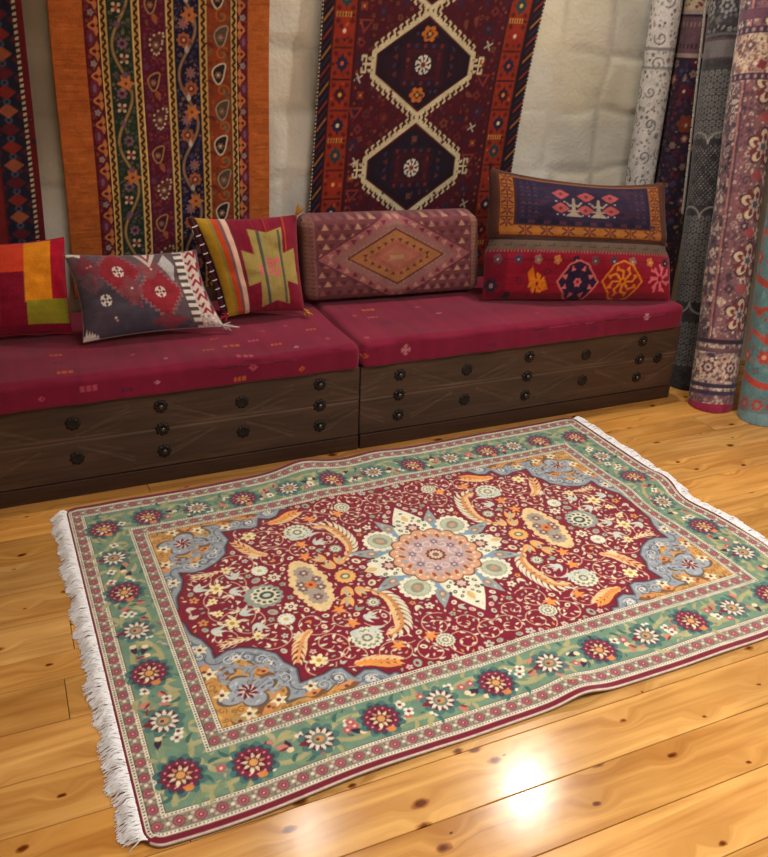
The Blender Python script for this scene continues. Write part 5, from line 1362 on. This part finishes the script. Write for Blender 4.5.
def p_pink(c):                                                               # mauve carpet, cream medallions on the right
    W, L = c.w, c.h; m = W/2
    MV = (126, 92, 100); CRs = [(212, 192, 176), (224, 208, 190), (120, 72, 84), (66, 56, 74), (168, 112, 116)]
    blocks(c, 0, W, 0, L, MV, [(150, 116, 114), (104, 76, 86), (192, 168, 156), (80, 64, 78), (204, 184, 168), (140, 92, 98)], 3)
    blocks(c, 0, m-.045, .1, L, (104, 84, 92), [(204, 186, 172), (60, 50, 66), (156, 112, 116), (188, 168, 158), (84, 66, 80)], 4)
    c.rect(m-.047, m-.040, .30, L, (178, 120, 112)); c.rect(m-.036, m-.030, .30, L, (90, 60, 76)); c.rect(m-.012, m-.007, .30, L, (150, 96, 100))
    for k, y in enumerate(np.arange(.42, L, .235)):                          # medallion column
        x = m+.085
        c.ros(x, y, .082, 5, .5, (84, 44, 60), .3); c.ros(x, y, .072, 5, .5, (206, 188, 160), .3); c.ros(x, y, .056, 9, .4, (116, 56, 68)); c.ros(x, y, .036, 7, .5, (190, 172, 156)); c.ros(x, y, .018, 5, .4, (86, 84, 110)); [c.ros(x+.06*cos(a), y+.06*sin(a), .016, 5, .5, (120, 60, 70)) for a in (.9, 2.2, 3.6, 4.9, 6)]
        c.ros(x+.05, y+.115, .03, 6, .4, (206, 186, 160)); c.ell(x+.05, y+.115, .010, .010, (110, 40, 56)); c.poly([(x-.05, y+.117), (x-.005, y+.145), (x+.02, y+.117), (x-.005, y+.09)], (166, 84, 88))
    blocks(c, 0, W, .075, .30, (150, 126, 122), [(224, 206, 188), (100, 62, 76), (70, 62, 80), (196, 160, 150), (212, 188, 172)], 6)
    for k in range(6): x = m-.24+k*.105; c.ros(x, .185, .046, 10, .25, (206, 188, 166)); c.ros(x, .185, .034, 8, .3, (116, 58, 74)); c.ros(x, .185, .020, 8, .3, (196, 184, 170)); c.ell(x, .185, .008, .008, (70, 60, 80))
    for y, col in ((.30, (58, 48, 62)), (.262, (110, 84, 90)), (.105, (64, 56, 76)), (.07, (72, 60, 84))): c.rect(0, W, y-.010, y+.010, col)
    c.rect(0, W, 0, .022, (150, 46, 74))
    # upper end border
    c.rect(0, W, 1.62, 1.66, (104, 72, 88)); 
    for y in (1.40, 1.58): c.rect(0, W, y-.014, y+.014, (74, 56, 72)); [c.rect(k*.03, k*.03+.012, y-.007, y+.006, (170, 140, 140)) for k in range(24)]
    blocks(c, 0, W, 1.414, 1.566, (168, 140, 128), [(206, 186, 160), (130, 56, 62), (110, 84, 90), (224, 200, 180)], 9)
def p_teal(c):
    W, L = c.w, c.h; m = W/2; T = (98, 136, 140); RD = (178, 74, 64)
    c.rect(0, W, 0, L, T); R = random.Random(6)
    c.rect(0, W, .0, .035, (120, 152, 160)); c.rect(0, W, .035, .11, (112, 128, 130)); 
    for k in range(12): x = k*.062; c.ros(x, .072, .026, 6, .3, RD); c.ell(x, .072, .011, .011, (120, 136, 136))
    for y0 in np.arange(.16, L, .42):
        c.line([(m+.30*(t-.5)*1.6, y0+.03*math.sin(t*9)+.05*t) for t in np.linspace(-.2, 1.2, 22)], .030, RD)
        c.line([(m-.16+.34*t, y0+.22-.07*t+.02*math.sin(t*8)) for t in np.linspace(-.2, 1.2, 22)], .022, (186, 86, 70))
        for k in range(5):
            x = m-.22+k*.10; c.ros(x, y0+.12, .034, 6, .4, RD); c.ell(x, y0+.12, .010, .010, (214, 160, 130)); c.leaf(x, y0+.17, 1.2, .06, .02, RD, .5); c.ros(x+.05, y0+.31, .028, 8, .25, (150, 110, 96)); c.ell(x+.05, y0+.31, .014, .014, RD)
            for s in (-1, 1): c.leaf(x+.05, y0+.31, s*.8+1.57, .07, .02, RD, s*.6)
    speck(c, (0, W, .12, L), T, [RD, (120, 156, 158), (80, 112, 118), (166, 126, 110)], (.02, .012, .008), (250, 500, 800), 8)
def p_dark(c):
    W, L = c.w, c.h; m = W/2; D = (58, 56, 60); LT = (132, 130, 128)
    c.rect(0, W, 0, L, D)
    speck(c, (0, W, 0, L), D, [(66, 62, 66), (48, 46, 52), (74, 70, 72)], (.014, .009), (900, 1600), 3)
    c.rect(0, W, .12, .18, (90, 88, 92)); 
    def lace(y0, y1, seed):
        c.rect(0, W, y0, y1, (62, 60, 62)); R = random.Random(seed)
        for j, y in enumerate(np.arange(y0+.014, y1, .026)):
            for i, x in enumerate(np.arange(.0, W, .029)):
                xx = x+(.0145 if j % 2 else 0)
                c.ros(xx, y, .0125, 6, .2, LT); c.ell(xx, y, .0075, .0075, (56, 54, 58)); c.ell(xx, y, .003, .003, LT)
    lace(.40, .78, 2); lace(1.12, 1.42, 5); lace(.10, .30, 7)
    def scal(y, s):
        for k in range(8):
            x = m-.3+k*.11; c.line([(x+.055*cos(t), y+s*.05*abs(sin(t))) for t in np.linspace(0, pi, 11)], .007, (150, 146, 142))
    scal(.78, 1); scal(1.10, 1); scal(.40, -1)
    for k in range(-6, 14):                                                  # dotted diamond lattice
        for s in (-1, 1):
            for t in np.arange(.84, 1.09, .010):
                c.ell((k*.09+s*(t-.84)*.9) % W, t, .0028, .0028, (140, 138, 136))
    c.rect(0, W, 1.45, 1.53, (104, 98, 100)); c.rect(0, W, 1.445, 1.455, (70, 60, 64)); c.rect(0, W, 1.525, 1.535, (84, 66, 70)); c.rect(0, W, 1.545, 1.555, (100, 94, 96))
    for k in range(8): x = .04+k*.085; c.ros(x, 1.66, .034, 8, .3, LT); c.ros(x, 1.66, .022, 6, .3, (60, 58, 64)); c.ell(x, 1.66, .008, .008, LT)
    speck(c, (0, W, 1.56, L), D, [LT, (90, 88, 92), (110, 100, 100)], (.02, .012, .008), (200, 500, 900), 9)
def p_floral(c):
    W, L = c.w, c.h; m = W/2; B = (48, 40, 58)
    c.rect(0, W, 0, L, B)
    R = random.Random(17)
    for k in range(46):
        x, y = R.uniform(0, W), R.uniform(0, 1.42); s = R.uniform(.022, .042); col = R.choice([(96, 34, 50), (58, 56, 98), (126, 60, 48), (110, 40, 60), (150, 104, 92)])
        c.ros(x, y, s, R.choice([6, 8]), .3, col); c.ros(x, y, s*.6, 6, .4, R.choice([(170, 140, 120), (70, 40, 60), (140, 70, 60)])); c.ell(x, y, s*.2, s*.2, (200, 180, 150))
    for k in range(14): c.spiral(R.uniform(0, W), R.uniform(0, 1.4), .045, k, 1.2, .005, (152, 118, 100), (120, 90, 90))
    speck(c, (0, W, 0, 1.42), B, [(104, 44, 58), (70, 66, 104), (140, 110, 100), (80, 50, 66)], (.018, .012, .008), (500, 1200, 1600), 5)
    for y in (1.44, 1.62): c.rect(0, W, y-.008, y+.008, (160, 140, 130))
    c.rect(0, W, 1.448, 1.60, (106, 78, 88)); [c.rect(k*.02, k*.02+.009, 1.47, 1.49, (70, 46, 58)) for k in range(34)]; [c.rect(k*.02, k*.02+.009, 1.56, 1.58, (140, 110, 110)) for k in range(34)]
    c.rect(0, W, 1.63, L, (178, 160, 136)); speck(c, (0, W, 1.63, L), (178, 160, 136), [(60, 40, 56), (120, 50, 56), (96, 84, 80)], (.026, .016, .009), (120, 400, 900), 4)
def p_white(c):
    W, L = c.w, c.h; m = W/2; B = (206, 204, 202)
    c.rect(0, W, 0, L, B); R = random.Random(23)
    G = (96, 94, 100)
    for k, y in enumerate(np.arange(.1, L, .13)):
        for q in range(3):
            x = m-.10+q*.10+R.uniform(-.02, .02); yy = y+R.uniform(-.03, .03)
            c.spiral(x, yy, R.uniform(.022, .036), R.uniform(0, 6), 1.2, .0055, G, (130, 126, 130))
    speck(c, (0, W, 0, L), B, [G, (120, 116, 122), (160, 140, 140), (150, 148, 152), (88, 84, 92)], (.016, .010, .006), (250, 700, 900), 7)
    for y in (1.38, 1.46): c.rect(0, W, y-.006, y+.006, (140, 138, 142))
roll('rolled_carpet', (2.858, 2.625, 0), (3.035, 2.972, 1.66), .106, 2.35, p_pink, 'rolled mauve carpet with cream medallions, second from the right edge', endc=(150, 60, 80))
roll('rolled_carpet', (2.972, 2.435, 0), (3.148, 2.785, 1.66), .105, 2.3, p_teal, 'rolled turquoise carpet with red flowers at the right edge', endc=(110, 140, 150))
roll('rolled_carpet', (2.922, 2.862, 0), (3.048, 3.182, 1.66), .097, 1.78, p_dark, 'rolled charcoal carpet with pale lace pattern beside the bench end',
     fringe=(-1.4, .80, 1.76, None, mat('pale_selvage_wool', .95, base=(196, 192, 184), vary=.15)), endc=(70, 68, 72))
roll('rolled_carpet', (3.09, 3.365, 0), (3.07, 3.382, 1.66), .095, 2.25, p_floral, 'rolled dark navy and maroon floral carpet behind the charcoal roll', endc=(70, 50, 64))
roll('rolled_carpet', (2.905, 3.395, 0), (2.888, 3.405, 1.66), .074, 2.2, p_white, 'rolled white carpet with grey scrolls against the stone wall', endc=(190, 188, 186))

# ================================================================== LIGHT AND CAMERA
def area(name, loc, target, power, size, col, shape='DISK', sy=None, spread=pi):
    l = bpy.data.lights.new(name, 'AREA'); l.energy = power; l.shape = shape; l.size = size; l.color = col
    if sy: l.size_y = sy
    l.spread = spread
    o = bpy.data.objects.new(name, l); COL.objects.link(o); o.location = loc
    d = Vector(target)-Vector(loc); o.rotation_euler = d.to_track_quat('-Z', 'Y').to_euler()
    return o
WARM = (1.0, .94, .84)
area('spot_lamp', (2.42, 2.98, 2.68), (1.4, 1.2, 0), 30, .085, WARM)
area('spot_lamp', (1.10, 3.20, 2.68), (.6, 1.2, 0), 10, .03, WARM)
area('ceiling_fill', (1.7, .2, 2.95), (1.5, .9, 0), 74, 1.5, (1.0, .98, .95), 'RECTANGLE', 1.5, spread=2.0)  # added soft fill over carpet and floor, no fixture; narrowed to spare the wall
area('ceiling_fill', (.6, -1.2, 2.95), (.8, .9, .0), 24, 1.2, (1.0, .97, .92), 'RECTANGLE', 1.2)  # unseen fill added behind the camera to lift the ambient level
w = bpy.data.worlds.new('world'); scene.world = w; w.use_nodes = True
w.node_tree.nodes['Background'].inputs[0].default_value = (.9, .95, 1, 1); w.node_tree.nodes['Background'].inputs[1].default_value = .3

cd = bpy.data.cameras.new('camera'); cam = bpy.data.objects.new('camera', cd); COL.objects.link(cam); scene.camera = cam
cd.sensor_fit = 'HORIZONTAL'; cd.sensor_width = 36; cd.lens = 846.49*36/768; cd.clip_start = .02
r_ = Vector((0.91512028, -0.40156773, 0.03603089)); u_ = Vector((0.14608587, 0.41354579, 0.89868726)); f_ = Vector((0.37578423, 0.81714334, -0.43710751))
mw = Matrix.Identity(4)
for i in range(3): mw[i][0], mw[i][1], mw[i][2] = r_[i], u_[i], -f_[i]
mw[0][3], mw[1][3], mw[2][3] = 0, 0, 1.55
cam.matrix_world = mw
vs = scene.view_settings; vs.view_transform = 'Standard'; vs.look = 'None'; vs.gamma = 1; vs.use_curve_mapping = False; vs.exposure = 0.0
